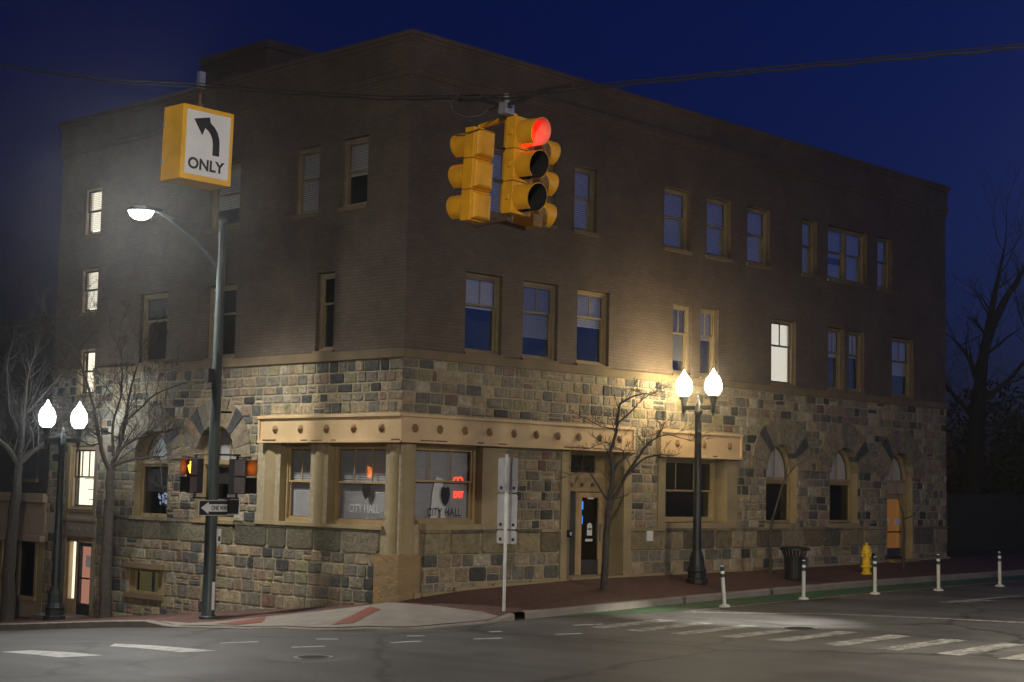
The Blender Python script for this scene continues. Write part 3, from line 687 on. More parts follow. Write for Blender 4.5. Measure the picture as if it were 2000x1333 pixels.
# side front
for (a, b), bl in zip(TOPL, (.52, 1., .7)): window(FL, a, b, 8.9, 10.45, .1, fmat='wood_dull', sash='wood_dull', blind=bl)
for (a, b), bl in zip(MIDL, (0., 0., .3)): window(FL, a, b, 5.71, 7.47, .1, fmat='wood_dull', sash='wood_dull', rail=.4, blind=bl, bmat='blind_grey')
stair = [(12.26, 13.07, 9.28, 10.54, 'S1'), (12.26, 13.06, 7.17, 8.35, 'S2'), (12.25, 12.99, 4.96, 6.18, 'S3')]
for a, b, c, e, _ in stair: window(FL, a, b, c, e, .03, rail=.5, lit='lit_room', sash='sash_dark', fmat='wood_pale', fw=.05, blind=.9 if c > 7 else 0., label='lit stairwell window with warm light inside')
w = window(FL, 12.0, 13.2, 1.93, 3.58, .04, rail=.5, upper=3, lit='lit_room', sash='sash_dark', fmat='wood_pale', fw=.08, label='lit stairwell window above the side door')
mb = MB(); mb.box(12.1, 12.75, .16, .18, 2.72, 2.74, 'black', FL); mb.box(12.1, 12.55, .16, .18, 2.44, 2.46, 'black', FL); mb.box(12.1, 12.5, .16, .18, 2.18, 2.2, 'black', FL); mb.build('stair_rail', w)
mb = MB(); mb.box(11.84, 13.36, -.03, .1, 1.19, 1.6, 'brown_panel', FL); mb.box(11.8, 13.4, -.06, .05, 1.6, 1.68, 'brown_panel', FL)
for u in (12.2, 12.6, 13.0): mb.box(u-.05, u+.05, -.06, -.03, 1.35, 1.45, 'brown_panel', FL)
mb.box(11.86, 12.0, -.03, .1, 1.68, 3.62, 'brown_panel', FL); mb.box(13.2, 13.36, -.03, .1, 1.68, 3.62, 'wood', FL)
mb.build('door_header', city, bevel=.01)
# bay windows at the corner
def big_window(fr, u0, u1, z0, z1, d, ng, rail, blind, bmat='blind_grey', low=0.): return window(fr, u0, u1, z0, z1, d, rail=rail, upper=ng, blind=blind, bmat=bmat, sill=False, fw=.1, low_blind=low, glassm='glass_bay')
wL2 = big_window(FL, .46, 2.43, 1.87, 3.66, .16, 3, .5, 1.)
wL1 = big_window(FL, 3.0, 4.14, 1.87, 3.66, .16, 2, .5, 1.)
wR1 = big_window(FR, .3, 2.4, 1.93, 3.66, .16, 3, .48, 1.)
wR2 = window(FR, 8.86, 11.3, 1.96, 3.6, .26, rail=.53, upper=3, sill=False, fw=.1, glassm='glass_dark')
text_obj('CITY HALL', .25, lambda u, d, z: (.225+d, 1.42-u, 2.14+z), 'sign_grey', 'lettering', wL2, bold=.002, sx=.86)
text_obj('CITY HALL', .25, lambda u, d, z: (1.5+u, .225+d, 2.1+z), 'black', 'lettering', wR1, bold=.0, sx=.86)
def shield(fr, u, z, parent, s=1.):
    mb = MB(); pts = [(-.14, .2), (-.09, .26), (0, .22), (.09, .26), (.14, .2), (.16, .02), (.1, -.14), (0, -.25), (-.1, -.14), (-.16, .02)]
    mb.prism([(u+a*s, z+b*s) for a, b in pts], fr, .212, .218, 'black'); mb.build('emblem', parent)
shield(FR, 1.52, 2.52, wR1, .85); shield(lambda u, d, z: (d, u, z), 1.35, 2.62, wL2, .8)
# arched windows
def arched(fr, c, r, z0, zs, d, trans, blind=0., lit=None, bars=2, label=None, top_blind=True, door=False):
    mb = MB(); fw = .07; pts = arc_pts(c, zs, r); pin = arc_pts(c, zs, r-fw)
    for k in range(len(pts)-1):
        P = [pts[k], pts[k+1], pin[k+1], pin[k]]; mb.prism(P, fr, d, d+.12, 'wood')
    zl = trans if door else z0
    mb.box(c-r, c-r+fw, d, d+.12, zl, zs, 'wood', fr); mb.box(c+r-fw, c+r, d, d+.12, zl, zs, 'wood', fr)
    mb.box(c-r+fw, c+r-fw, d-.01, d+.12, trans-.05, trans+.05, 'wood', fr)
    for k in range(1, bars): x = c-r+2*r*k/bars; mb.box(x-.015, x+.015, d+.03, d+.07, trans+.05, zs+r-fw, 'wood', fr)
    if not door: mb.box(c-r+fw, c+r-fw, d, d+.12, z0, z0+fw, 'wood', fr); mb.box(c-r+fw, c+r-fw, d+.05, d+.09, trans-.12, trans-.05, 'wood', fr)
    o = mb.build('arched_window', city)
    if label: o['label'] = label
    mb = MB(); mb.add([fr(u, d+.06, z) for u, z in pin+[(c-r+fw, trans), (c+r-fw, trans)]], [tuple(range(len(pin)+2))], 'glass')
    if not door: mb.quad([fr(c-r+fw, d+.07, z0), fr(c+r-fw, d+.07, z0), fr(c+r-fw, d+.07, trans), fr(c-r+fw, d+.07, trans)], 'glass_dark')
    mb.build('pane', o, recalc=False)
    if top_blind:
        mb = MB(); mb.add([fr(u, d+.16, z) for u, z in pin+[(c-r+fw, trans), (c+r-fw, trans)]], [tuple(range(len(pin)+2))], 'blind'); mb.build('blind', o, recalc=False)
    if blind:
        mb = MB(); z = trans-.06; bt = z-(trans-z0)*blind
        while z > bt: mb.quad([fr(c-r+fw, d+.13, z-.048), fr(c+r-fw, d+.13, z-.048), fr(c+r-fw, d+.16, z), fr(c-r+fw, d+.16, z)], 'blind_grey'); z -= .05
        mb.build('blind', o, recalc=False)
    return o
aw1 = arched(FR, arR[0], AR, 1.93, 3.36, .2, 3.12); aw2 = arched(FR, arR[1], AR, 1.93, 3.35, .2, 3.12); arched(FR, arR[2], AR, .84, 3.30, .2, 3.14, door=True)
al2 = arched(FL, arL[0], .78, 1.83, 3.32, .18, 3.2, bars=3, blind=.3); al1 = arched(FL, arL[1], .74, 1.83, 3.26, .18, 3.2, bars=1, blind=.5)
# basement window
mb = MB(); mb.box(8.68, 8.95, .06, .14, -.1, .52, 'wood', FL); mb.box(9.98, 10.2, .06, .14, -.1, .52, 'wood', FL); mb.box(8.95, 9.98, .06, .14, .44, .52, 'wood', FL); mb.box(8.95, 9.98, .06, .14, -.1, -.04, 'wood', FL); mb.box(9.2, 9.24, .07, .13, -.04, .44, 'sash_dark', FL)
bw = mb.build('basement_window', city); mb = MB(); mb.quad([FL(8.95, .1, -.04), FL(9.98, .1, -.04), FL(9.98, .1, .44), FL(8.95, .1, .44)], 'glass'); mb.build('pane', bw, recalc=False)
mb = MB(); mb.quad([FL(9.98, .19, -.04), FL(8.95, .19, -.04), FL(8.95, .19, .44), FL(9.98, .19, .44)][::1], 'lit_olive'); mb.build('lit_room', bw, recalc=False)

# doors
def door(fr, u0, u1, z0, z1, d, mat, lit=None, gl='glass_dark', kick=.3, name='door', st=.12, back=.14):
    mb = MB(); mb.box(u0, u0+st, d, d+.06, z0, z1, mat, fr); mb.box(u1-st, u1, d, d+.06, z0, z1, mat, fr); mb.box(u0+st, u1-st, d, d+.06, z1-st, z1, mat, fr); mb.box(u0+st, u1-st, d, d+.06, z0, z0+kick, 'sash_dark', fr)
    o = mb.build(name, city); mb = MB(); P = [fr(u0+st, d+.03, z0+kick), fr(u1-st, d+.03, z0+kick), fr(u1-st, d+.03, z1-st), fr(u0+st, d+.03, z1-st)]; mb.quad(P, gl); mb.build('pane', o, recalc=False)
    if lit:
        mb = MB(); P = [fr(u0, d+back, z0), fr(u1, d+back, z0), fr(u1, d+back, z1), fr(u0, d+back, z1)]; nrm = (Vector(P[1])-Vector(P[0])).cross(Vector(P[2])-Vector(P[0]))
        mb.quad(P if nrm.dot(Vector(fr(0, -1, 0))) > 0 else P[::-1], lit); mb.build('lit_room', o, recalc=False)
    return o
zd = .68
mb = MB(); mb.box(6.22, 6.32, .58, .66, zd, 2.68, 'wood', FR); mb.box(5.31, 7.24, .56, .66, 2.68, 3.02, 'wood', FR); mb.box(5.31, 7.24, .58, .66, 3.02, 3.14, 'wood_pale', FR); mb.box(5.31, 7.24, .58, .66, 3.56, 3.66, 'wood', FR)
mb.box(6.93, 7.24, .58, .66, 3.14, 3.56, 'wood', FR); mb.box(6.45, 6.48, .6, .65, 3.14, 3.56, 'sash_dark', FR)
mb.box(5.31, 6.22, .6, .64, zd, 2.68, 'sash_dark', FR); mb.box(7.18, 7.24, .58, .66, zd, 2.68, 'wood', FR)
for u in (5.95, 6.35, 6.75): mb.lathe([(.05, .5), (.04, .54), (.0, .56)], 'rust', 10, (u, 0, 2.85), 'y')
dfm = mb.build('door_frame', city, bevel=.006)
mb = MB(); mb.quad([FR(5.31, .63, 3.14), FR(6.93, .63, 3.14), FR(6.93, .63, 3.56), FR(5.31, .63, 3.56)], 'glass_dark'); mb.build('transom_pane', dfm, recalc=False)
dm = door(FR, 6.32, 7.18, zd, 2.66, .59, 'wood_pale', kick=.36)
mb = MB(); mb.box(7.08, 7.11, .54, .58, 1.5, 1.9, 'steel', FR); mb.build('handle', dm)
mb = MB(); mb.box(6.66, 6.84, .6, .605, 1.62, 1.8, 'paper', FR); mb.lathe([(.09, .6), (.09, .606)], 'paper', 14, (6.75, 0, 1.84), 'y'); mb.box(6.6, 6.86, .6, .605, 1.48, 1.54, 'paper', FR); mb.box(6.66, 6.88, .6, .605, 2.5, 2.54, 'paper', FR); mb.build('notice', dm)
mb = MB(); mb.box(6.46, 6.5, .6, .606, 2.25, 2.45, 'blue_glow', FR); mb.box(6.47, 6.49, .6, .606, 1.9, 2.1, 'blue_glow', FR); mb.build('blue_light', dm)
# far arched side door (lit orange)
ad = door(FR, 19.6, 20.78, .88, 2.78, .24, 'wood', lit='lit_orange', gl='glass', kick=.28, st=.16)
mb = MB(); mb.box(arR[2]-AR, 19.6, .2, .3, .86, 3.1, 'wood', FR); mb.box(20.78, arR[2]+AR, .2, .3, .86, 3.1, 'wood', FR); mb.box(19.6, 20.78, .16, .3, 2.78, 3.1, 'wood_pale', FR); mb.build('door_frame', city)
mb = MB(); mb.box(19.76, 20.62, .25, .3, 1.62, 1.66, 'black', FR); mb.build('push_bar', ad); mb = MB(); mb.box(19.8, 19.98, .26, .262, 1.85, 2.05, 'paper', FR); mb.build('notice', ad); mb = MB(); mb.box(20.3, 20.6, .26, .262, 1.85, 2.05, 'paper', FR); mb.build('notice', ad)
# lower side door with sidelight
sd = door(FL, 11.99, 12.72, -.84, 1.05, .05, 'sash_dark', lit='lit_pink', gl='glass', kick=.3, st=.1)
mb = MB(); mb.box(12.1, 12.6, .02, .05, .1, .14, 'black', FL); mb.build('push_bar', sd); mb = MB(); mb.box(12.12, 12.35, .065, .07, .42, .72, 'paper', FL); mb.build('notice', sd)
mb = MB(); mb.box(12.72, 12.82, .04, .16, -.84, 1.14, 'wood_pale', FL); mb.box(13.15, 13.31, .04, .16, -.84, 1.14, 'wood_pale', FL); mb.box(12.82, 13.15, .04, .16, -.84, -.45, 'wood_pale', FL); mb.box(12., 13.31, .04, .16, 1.06, 1.16, 'wood', FL)
sf = mb.build('door_frame', city); mb = MB(); mb.quad([FL(12.82, .1, -.45), FL(13.15, .1, -.45), FL(13.15, .1, 1.06), FL(12.82, .1, 1.06)], 'glass'); mb.build('sidelight', sf, recalc=False)
mb = MB(); P = [FL(12.82, .2, -.45), FL(12.82, .2, 1.06), FL(13.3, .2, 1.06), FL(13.3, .2, -.45)]
nrm = (Vector(P[1])-Vector(P[0])).cross(Vector(P[2])-Vector(P[0])); mb.quad(P if nrm.x < 0 else P[::-1], 'lit_room'); mb.build('lit_room', sf, recalc=False)
# small things on the wall
mb = MB(); mb.box(8.12, 8.34, -.09, -.05, 1.5, 1.75, 'paper', FR); mb.build('wall_plate', city)

# things seen inside the windows, and a cut-out for a reflection
t = thing('neon_sign', 'red glowing sign inside the corner street window', 'neon sign', (1.98, .285, 2.5))
text_obj('EXIT', .2, lambda u, d, z: (u, d, z), 'neon', 'letters', t, bold=.004, sx=.75)
mb = MB(); mb.tube([(-.16, 0, .36), (-.12, 0, .44), (-.04, 0, .44), (-.02, 0, .37), (0, 0, .44), (.08, 0, .45), (.13, 0, .38)], .014, 'neon', 6); mb.build('tube', t)
t = thing('computer_monitor', 'small glowing monitor inside the arched side window with blinds', 'monitor', (.42, 9.42, 2.06))
mb = MB(); mb.box(-.02, .03, -.36, .36, .0, .46, 'black'); mb.box(0, .04, -.05, .05, -.2, 0, 'black'); mb.box(-.06, .1, -.14, .14, -.22, -.2, 'black'); mb.build('casing', t)
mb = MB()
for k in range(26): y, z = rnd.uniform(-.28, .2), rnd.uniform(.06, .34); mb.box(-.026, -.021, y, y+rnd.uniform(.03, .1), z, z+rnd.uniform(.02, .07), 'screen')
mb.build('screen', t)
t = thing('reflection_cutout', 'white cut-out added for the bright reflection in the corner street window', 'reflection cut-out', (1.38, .265, 2.0))  # white shape added for the bright reflection in this pane
mb = MB(); mb.prism([(-.25, .0), (-.05, .0), (0, .35), (.08, 0), (.22, 0), (.2, .55), (.12, .62), (.1, .9), (-.1, .95), (-.2, .6)], lambda u, d, z: (u, d, z), 0, .012, 'paper'); mb.build('board', t)
mb = MB(); mb.box(5.2, 5.3, -.13, -.05, 1.62, 1.78, 'black'); mb.box(5.22, 5.28, -.135, -.13, 1.66, 1.74, 'paper'); tag(mb.build('intercom'), 'small intercom box on the stone beside the street door', 'intercom')

# ---------------------------------------------------------------- neighbour on the left
nb = thing('shop_building', 'two storey dark brick neighbour with a tan shopfront', 'building', (0, 14.6, -1))
O = (0, 14.6, -1)
mb = MB(); mb.box(0.05, 12, LN+.03, 40, 2.3, 7.0, 'dark_brick'); mb.box(-.05, 12, LN+.03, 40, 7.0, 7.2, 'dark_brick'); mb.box(.1, 12, LN+.03, 40, -4, 2.3, 'dark_brick'); mb.build('brick_wall', nb, O)
mb = MB(); mb.box(-.12, .1, LN+.05, 40, 2.05, 2.3, 'tan_panel'); mb.box(-.02, .1, LN+.05, 40, 1.15, 2.05, 'tan_panel'); mb.box(-.15, .1, LN+.05, 40, .98, 1.15, 'tan_panel'); mb.build('shop_sign_band', nb, O, bevel=.01)
mb = MB()
u = LN+.05
mb.box(-.02, .1, u, u+.3, -3, .98, 'smooth')
for k in range(7):
    u = 14.68+k*3.2
    mb.box(-.02, .1, u, u+2.9, -3-k*.2, -.62-k*.1, 'tan_panel'); mb.box(-.06, .1, u, u+2.9, -.62-k*.1, -.52-k*.1, 'wood_pale')
    for q in (0, .95, 1.9, 2.8): mb.box(-.04, .1, u+q, u+q+.12, -.52-k*.1, .98, 'wood')
mb.build('shopfront', nb, O)
for k in range(3):
    for q in (.12, 1.07, 2.02):
        u = 14.68+k*3.2+q; mb = MB(); mb.box(.02, .06, u, u+.83, -.52-k*.1, .98, 'sash_dark'); w = mb.build('shop_window', nb, O)
        mb = MB(); mb.quad([(.015, u+.05, -.47-k*.1), (.015, u+.78, -.47-k*.1), (.015, u+.78, .93), (.015, u+.05, .93)], 'glass_dark'); mb.build('pane', w, O, recalc=False)
for k in range(3):
    u = 15.0+k*2.4; mb = MB(); mb.box(.0, .05, u, u+1.3, 2.7, 4.6, 'sash_dark'); mb.box(-.04, .05, u-.05, u+1.35, 2.6, 2.7, 'ledge'); mb.build('upper_window', nb, O)

# ---------------------------------------------------------------- lamps
def acorn_lamp(loc, along_y, label, globe, hs=1.):
    t = thing('street_lamp', label, 'street lamp', loc, 'twin globe street lamps')
    mb = MB(); mb.lathe([(.27, 0), (.27, .1), (.22, .13), (.22, .26), (.24, .3), (.19, .42), (.17, .62), (.14, .72), (.13, .78)], 'black_metal', 12); mb.build('base', t, smooth=False)
    mb = MB(); mb.lathe([(.105, .75), (.095, 2.2), (.09, 2.22), (.1, 2.26), (.09, 2.3), (.08, 4.15), (.1, 4.18), (.1, 4.24), (.075, 4.27), (.075, 4.42), (.05, 4.46), (.03, 4.54), (.045, 4.58), (.0, 4.64)], 'black_metal', 14); mb.build('post', t, smooth=True)
    mb = MB(); A = lambda s, z: (0, s, z) if along_y else (s, 0, z)
    mb.box(-.035 if along_y else -.45, .035 if along_y else .45, -.45 if along_y else -.035, .45 if along_y else .035, 4.27, 4.38, 'black_metal'); mb.build('crossarm', t, bevel=.01)
    for s in (-.45, .45):
        x, y, _ = A(s, 0)
        mb = MB(); mb.lathe([(.0, 4.1), (.03, 4.14), (.02, 4.18), (.055, 4.22), (.06, 4.40), (.085, 4.5), (.12, 4.58), (.13, 4.62)], 'black_metal', 12, (x, y, 0)); g = mb.build('lantern', t, smooth=True)
        mb = MB(); mb.lathe([(.11, 4.625), (.17, 4.69), (.2, 4.78), (.205, 4.88), (.185, 4.99), (.135, 5.08), (.085, 5.12), (.08, 5.15), (.045, 5.19), (.025, 5.21), (.03, 5.235), (.012, 5.26), (0, 5.29)], globe, 16, (x, y, 0)); mb.build('globe', g, smooth=True)
    t.scale = (1, 1, hs)
    return t
acorn_lamp((8.6, -1.25, sz(8.6, -1.25)), True, 'black twin lamp post by the bare tree near the street door', 'globe_warm', .985)
acorn_lamp((-1.55, 11.05, sz(-1.55, 11.05)), False, 'black twin lamp post with bluish globes near the lower side door', 'globe_cool', 1.04)

def cobra_lamp(loc, arm, label, h=8.55, group='tall street lamps', lens='lamp_lens', drop=.05, shield=0., rl=(.2, .13), rise=0., front=None):
    """tall tapered mast; arm = direction (unit xy) and reach of the luminaire"""
    t = thing('mast_lamp', label, 'street lamp', loc, group); dx, dy, L = arm; bz = loc[2]; H = h-bz; H0 = H
    mb = MB(); mb.lathe([(.2, 0), (.2, .05), (.16, .07), (.14, .12), (.135, 2), (.085, H-.05), (.1, H-.04), (.1, H), (.03, H+.06)], 'green_metal', 16); mb.build('mast', t, smooth=True)
    P = lambda q, z: (dx*q, dy*q, z); H = H0+rise
    mb = MB(); mb.tube([P(.05, H0-1.1), P(L*.35, H0-.56+rise*.3), P(L*.72, H-.3), P(L-.3, H-.2)], [.035, .032, .03, .03], 'green_metal', 8); mb.tube([P(.05, H0-.35), P(L*.4, H0-.28+rise*.5), P(L-.3, H-.2)], .022, 'green_metal', 8); mb.build('arm', t, smooth=True)
    q = math.atan2(dy, dx); c, s = math.cos(q), math.sin(q); rot = lambda a, b, z: (a*c-b*s, a*s+b*c, z)
    mb = MB(); prof = [(L-.42, .05, .05), (L-.3, .09, .08), (L-.05, .17, .12), (L+.22, .17, .1), (L+.34, .1, .05)]; vs = []
    for a, wd, hh in prof: vs += [rot(a, -wd, H-.2), rot(a, -wd*.7, H-.2+hh), rot(a, wd*.7, H-.2+hh), rot(a, wd, H-.2)]
    mb.add(vs, [(i*4+k, i*4+(k+1) % 4, (i+1)*4+(k+1) % 4, (i+1)*4+k) for i in range(4) for k in range(4)]+[(0, 3, 2, 1), (16, 17, 18, 19)], 'black_metal'); hd = mb.build('luminaire', t)
    if shield:  # plate added to keep the lamp's light off the facade
        mb = MB(); mb.add([rot(L-.16, -.16, H-.2), rot(L-.16, .16, H-.2), rot(L-.16, .16, H-.2-shield), rot(L-.16, -.16, H-.2-shield), rot(L-.165, -.16, H-.2), rot(L-.165, .16, H-.2), rot(L-.165, .16, H-.2-shield), rot(L-.165, -.16, H-.2-shield)], [(0, 1, 2, 3), (7, 6, 5, 4), (0, 3, 7, 4), (1, 5, 6, 2), (3, 2, 6, 7)], 'black'); mb.build('added_glare_shield', hd)
    mb = MB(); zl = H-.205; n = 16; vs = [rot(L+.05, 0, zl-drop)]
    for rr, zz in ((.5, -.85*drop), (.82, -.5*drop), (1., 0)):
        vs += [rot(L+.05+rl[0]*rr*math.cos(2*math.pi*k/n), rl[1]*rr*math.sin(2*math.pi*k/n), zl+zz) for k in range(n)]
    fs = [(0, 1+(k+1) % n, 1+k) for k in range(n)]
    for r_ in range(2): fs += [(1+r_*n+k, 1+r_*n+(k+1) % n, 1+(r_+1)*n+(k+1) % n, 1+(r_+1)*n+k) for k in range(n)]
    ce = Vector(rot(L+.05, 0, 0)); lit_f = [f for f in fs if front is None or sum((Vector(vs[i])-ce).xy.dot(Vector(front)) for i in f) > .0]
    mb.add(vs, lit_f, lens)
    if front: mb.add(vs, [f for f in fs if f not in lit_f], 'black')  # rear half of the lens blacked out so the wall stays dim
    mb.build('lens', hd, smooth=True, recalc=False)
    return t
px, py = -2.0, 3.9; pz = sz(px, py)
mast = cobra_lamp((px, py, pz), (-.79, .613, 1.72), 'tall green mast with a bright lamp on an arm at the stone corner', drop=.2, shield=.2, lens='lamp_lens4', rl=(.29, .19), rise=.3, front=(-.8, -.6))
sl = bpy.data.lights.new('street_lamp_light', 'SPOT'); sl.energy = 2700; sl.spot_size = R(128); sl.spot_blend = .75; sl.shadow_soft_size = .34; sl.color = (1, .97, .9); so = bpy.data.objects.new('street_lamp_light', sl); COL.objects.link(so); so.parent = mast; so.location = (-.79*1.8, .613*1.8, 8.85-pz-.44); so.rotation_euler = Vector((-.06, -.16, -1)).to_track_quat('-Z', 'Y').to_euler()
mb = MB(); mb.lathe([(.2, -.1), (.2, .02)], 'concrete', 16); mb.build('footing', mast)
mb = MB(); mb.box(.06, .16, -.15, -.05, 1.62, 1.95, 'white_paint'); mb.box(.085, .14, -.156, -.15, 1.68, 1.78, 'black'); b = mb.build('push_button_plate', mast); mb = MB(); mb.lathe([(.045, 0), (.045, .05), (.02, .07)], 'orange_button', 12, (.11, -.2, 1.5), 'y'); mb.build('button', b)
mb = MB(); mb.box(-.02, .05, -.152, -.138, .2, .8, 'white_paint'); mb.build('peeling_sticker', mast)
mb = MB(); mb.box(-.28, -.12, -.08, .08, 5.1-pz-.2, 5.1-pz+.1, 'black'); mb.tube([(0, 0, 4.27-pz), (.35, -.1, 4.27-pz)], .025, 'black', 6); mb.build('detector_box', mast)

# pedestrian signals on the mast
def ped(loc, face_x, label, ln=.24, rz=0.):
    t = thing('pedestrian_signal', label, 'pedestrian signal', loc, 'pedestrian signals on the mast'); t.rotation_euler = (0, 0, R(rz))
    fr = (lambda u, d, z: (d, u, z)) if face_x else (lambda u, d, z: (u, d, z))
    mb = MB(); mb.box(-.2, .2, 0, .17, -.38, .38, 'black', fr); mb.tube([fr(0, .1, .38), fr(0, .1, .46)], .03, 'black', 8); mb.tube([fr(0, .1, -.46), fr(0, .1, -.38)], .03, 'black', 8); mb.build('housing', t, bevel=.012)
    for z0 in (.02, -.36):
        mb = MB(); mb.box(-.2, -.185, -ln, 0, z0, z0+.34, 'visor_black', fr); mb.box(.185, .2, -ln, 0, z0, z0+.34, 'black', fr); mb.box(-.185, .185, -ln, 0, z0+.325, z0+.34, 'black', fr); mb.build('visor', t)
    mb = MB(); hp = [(-.1, .06), (.06, .06), (.1, .14), (.14, .22), (.11, .23), (.06, .18), (.06, .31), (.025, .31), (.02, .2), (.01, .33), (-.025, .33), (-.03, .2), (-.04, .31), (-.075, .31), (-.075, .2), (-.085, .27), (-.115, .27), (-.12, .14)]
    mb.prism(hp, fr, -.012, -.004, 'hand'); mb.build('lit_hand', t)
    return t
ped((-2.34, 4.22, 2.86), True, 'pedestrian signal with an orange hand, facing across the side street', .165)
ped((-1.62, 3.42, 2.86), False, 'pedestrian signal mostly hidden by its visor, facing across the front street', .30, 12)
mb = MB(); mb.tube([(-2.3, 4.22, 3.33), (-1.95, 3.9, 3.33), (-1.58, 3.5, 3.33)], .022, 'black', 6); mb.tube([(-2.3, 4.22, 2.38), (-1.95, 3.9, 2.38), (-1.58, 3.5, 2.38)], .022, 'black', 6); mb2 = mb
o = mb.build('signal_bracket', mast, (px, py, pz))
# one way sign
t = thing('one_way_sign', 'black ONE WAY sign with a white left arrow on the mast', 'road sign', (-2.02, 3.72, 2.17))
fr1 = lambda u, d, z: (u, d, z)
mb = MB(); mb.box(-.455, .455, 0, .012, -.17, .17, 'sign_grey'); mb.box(-.435, .435, -.004, 0, -.15, .15, 'black'); mb.tube([(0, .012, 0), (0, .06, 0)], .04, 'steel', 8); mb.build('plate', t)
mb = MB(); mb.prism([(-.4, 0), (-.2, .13), (-.2, .08), (.39, .08), (.39, -.08), (-.2, -.08), (-.2, -.13)], fr1, -.007, -.004, 'white_paint'); mb.build('arrow', t)
text_obj('ONE WAY', .135, lambda u, d, z: (.09+u, -.006+d, -.045+z), 'black', 'lettering', t, bold=.004, sx=.70)
t = thing('one_way_sign', 'dark sign turned edge-on behind the ONE WAY sign on the mast', 'road sign', (-1.72, 3.74, 2.2))
mb = MB(); mb.box(0, .012, -.45, .45, -.17, .17, 'alu'); mb.box(-.004, 0, -.43, .43, -.15, .15, 'black'); mb.build('plate', t)
t = thing('street_name_sign', 'thin pale street name blade above the ONE WAY sign', 'street sign', (-1.7, 3.7, 2.44))
mb = MB(); mb.box(-.05, .42, -.006, .006, -.035, .035, 'alu'); mb.build('blade', t)

# ---------------------------------------------------------------- sign post by the kerb
x, y = .95, -2.2; z = sz(x, y); t = thing('sign_post', 'thin steel post carrying three signs seen from behind', 'sign post', (x, y, z))
mb = MB(); mb.box(-.032, .032, -.005, .0, 0, 3.2, 'steel'); mb.box(-.032, -.026, -.03, -.005, 0, 3.2, 'steel'); mb.box(.026, .032, -.03, -.005, 0, 3.2, 'steel'); po = mb.build('post', t); po.rotation_euler = (0, 0, R(-45))
def plate_back(z0, z1, w, dx):
    mb = MB(); n = []; r = .05; W2 = w/2
    for (cx, cz, a0) in ((W2-r, z1-r, 0), (-W2+r, z1-r, 90), (-W2+r, z0+r, 180), (W2-r, z0+r, 270)):
        for k in range(4): q = R(a0+30*k); n.append((cx+r*math.cos(q), cz+r*math.sin(q)))
    mb.prism(n, lambda u, d, zz: (d, u, zz), dx, dx+.003, 'alu'); mb.box(dx-.002, dx, -W2+.07, -W2+.14, z0+.06, z0+.12, 'black'); mb.box(dx-.002, dx, W2-.14, W2-.07, z0+.06, z0+.12, 'black')
    return mb.build('sign_plate', t)
plate_back(3.08-.7-z+.27, 3.36-z, .57, .035); plate_back(1.9-z, 2.62-z, .57, .035); plate_back(1.6-z, 1.87-z, .57, .035)

# ---------------------------------------------------------------- span wire, signal, sign box
tiltq = Quaternion(Vector((FW.x, FW.y, 0)).normalized(), R(2.2))
P1 = Vector((-11.848, -9.398, 7.53)); P2 = Vector((-10.764, -13.464, 6.96))
wire = thing('span_wire', 'sagging span wire with a looped cable across the crossing', 'wire', P1)
pts = [(-13.6, -2.9, 8.95), (-12.95, -5.3, 8.33), (-12.55, -6.8, 8.0), (-12.2, -8.1, 7.72), tuple(P1), (-11.55, -10.5, 7.33), (-11.15, -12.0, 7.1), tuple(P2), (-10.55, -14.3, 6.965), (-10.1, -16.1, 6.93), (-9.45, -18.74, 6.86), (-8.4, -22.4, 6.78), (-7.1, -27.1, 7.05)]
mb = MB(); mb.tube(pts, .008, 'rubber', 6); mb.build('strand', wire, P1, smooth=True)
cab = []
for i in range(len(pts)-1):
    a, b = Vector(pts[i]), Vector(pts[i+1]); k = max(2, int((b-a).length/.12))
    for j in range(k):
        q = a.lerp(b, j/k); ph = (q-Vector(pts[0])).length/.3*2*math.pi*.5
        cab.append(q+Vector((0, 0, -.03+-.005+.007*math.sin(ph)))+Vector((.006*math.cos(ph), 0, 0)))
mb = MB(); mb.tube(cab, .0125, 'rubber', 6); mb.build('signal_cable', wire, P1, smooth=True)
# loop of spare cable beside the signal
c0 = Vector((-10.93, -13.12, 6.875)); lp = [P2+Vector((.02, -.1, -.14)), P2+Vector((-.02, .08, -.12))]
lp += [c0+(RI*.2+Vector((0, 0, -.06)))]
for k in range(15): q = R(-20-24*k*1.0); lp.append(c0+RI*(.2*math.cos(q))+Vector((0, 0, 1))*(.135*math.sin(q)))
lp += [c0+RI*.26+Vector((0, 0, .1)), P2+Vector((-.06, .16, -.02)), P2+Vector((0, .05, -.1))]
mb = MB(); mb.tube(lp, .011, 'rubber', 6); mb.build('cable_loop', wire, P1, smooth=True)
lp = [P2+Vector((-.15, .55, .0)), P2+Vector((-.08, .3, -.02)), P2+Vector((0, 0, -.11)), P2+Vector((.06, -.22, -.08)), P2+Vector((.1, -.4, .0)), P2+Vector((.2, -.8, .02))]
mb = MB(); mb.tube(lp, .02, 'rubber', 6); mb.build('cable_bundle', wire, P1, smooth=True)
for i, (x, y, zz, lab) in enumerate(((-13.75, -2.35, 9.1, 'wooden pole holding the left end of the span wire'), (-7.0, -27.4, 7.2, 'wooden pole holding the right end of the span wire'))):
    t = thing('utility_pole', lab, 'utility pole', (x, y, Hh(x, y))); mb = MB(); mb.lathe([(.16, -.2), (.12, zz-Hh(x, y)+.6)], 'bark', 12); mb.build('pole', t, smooth=True)
    mb = MB(); mb.lathe([(.13, zz-Hh(x, y)-.05), (.13, zz-Hh(x, y)+.05)], 'steel', 12); mb.build('clamp', t)

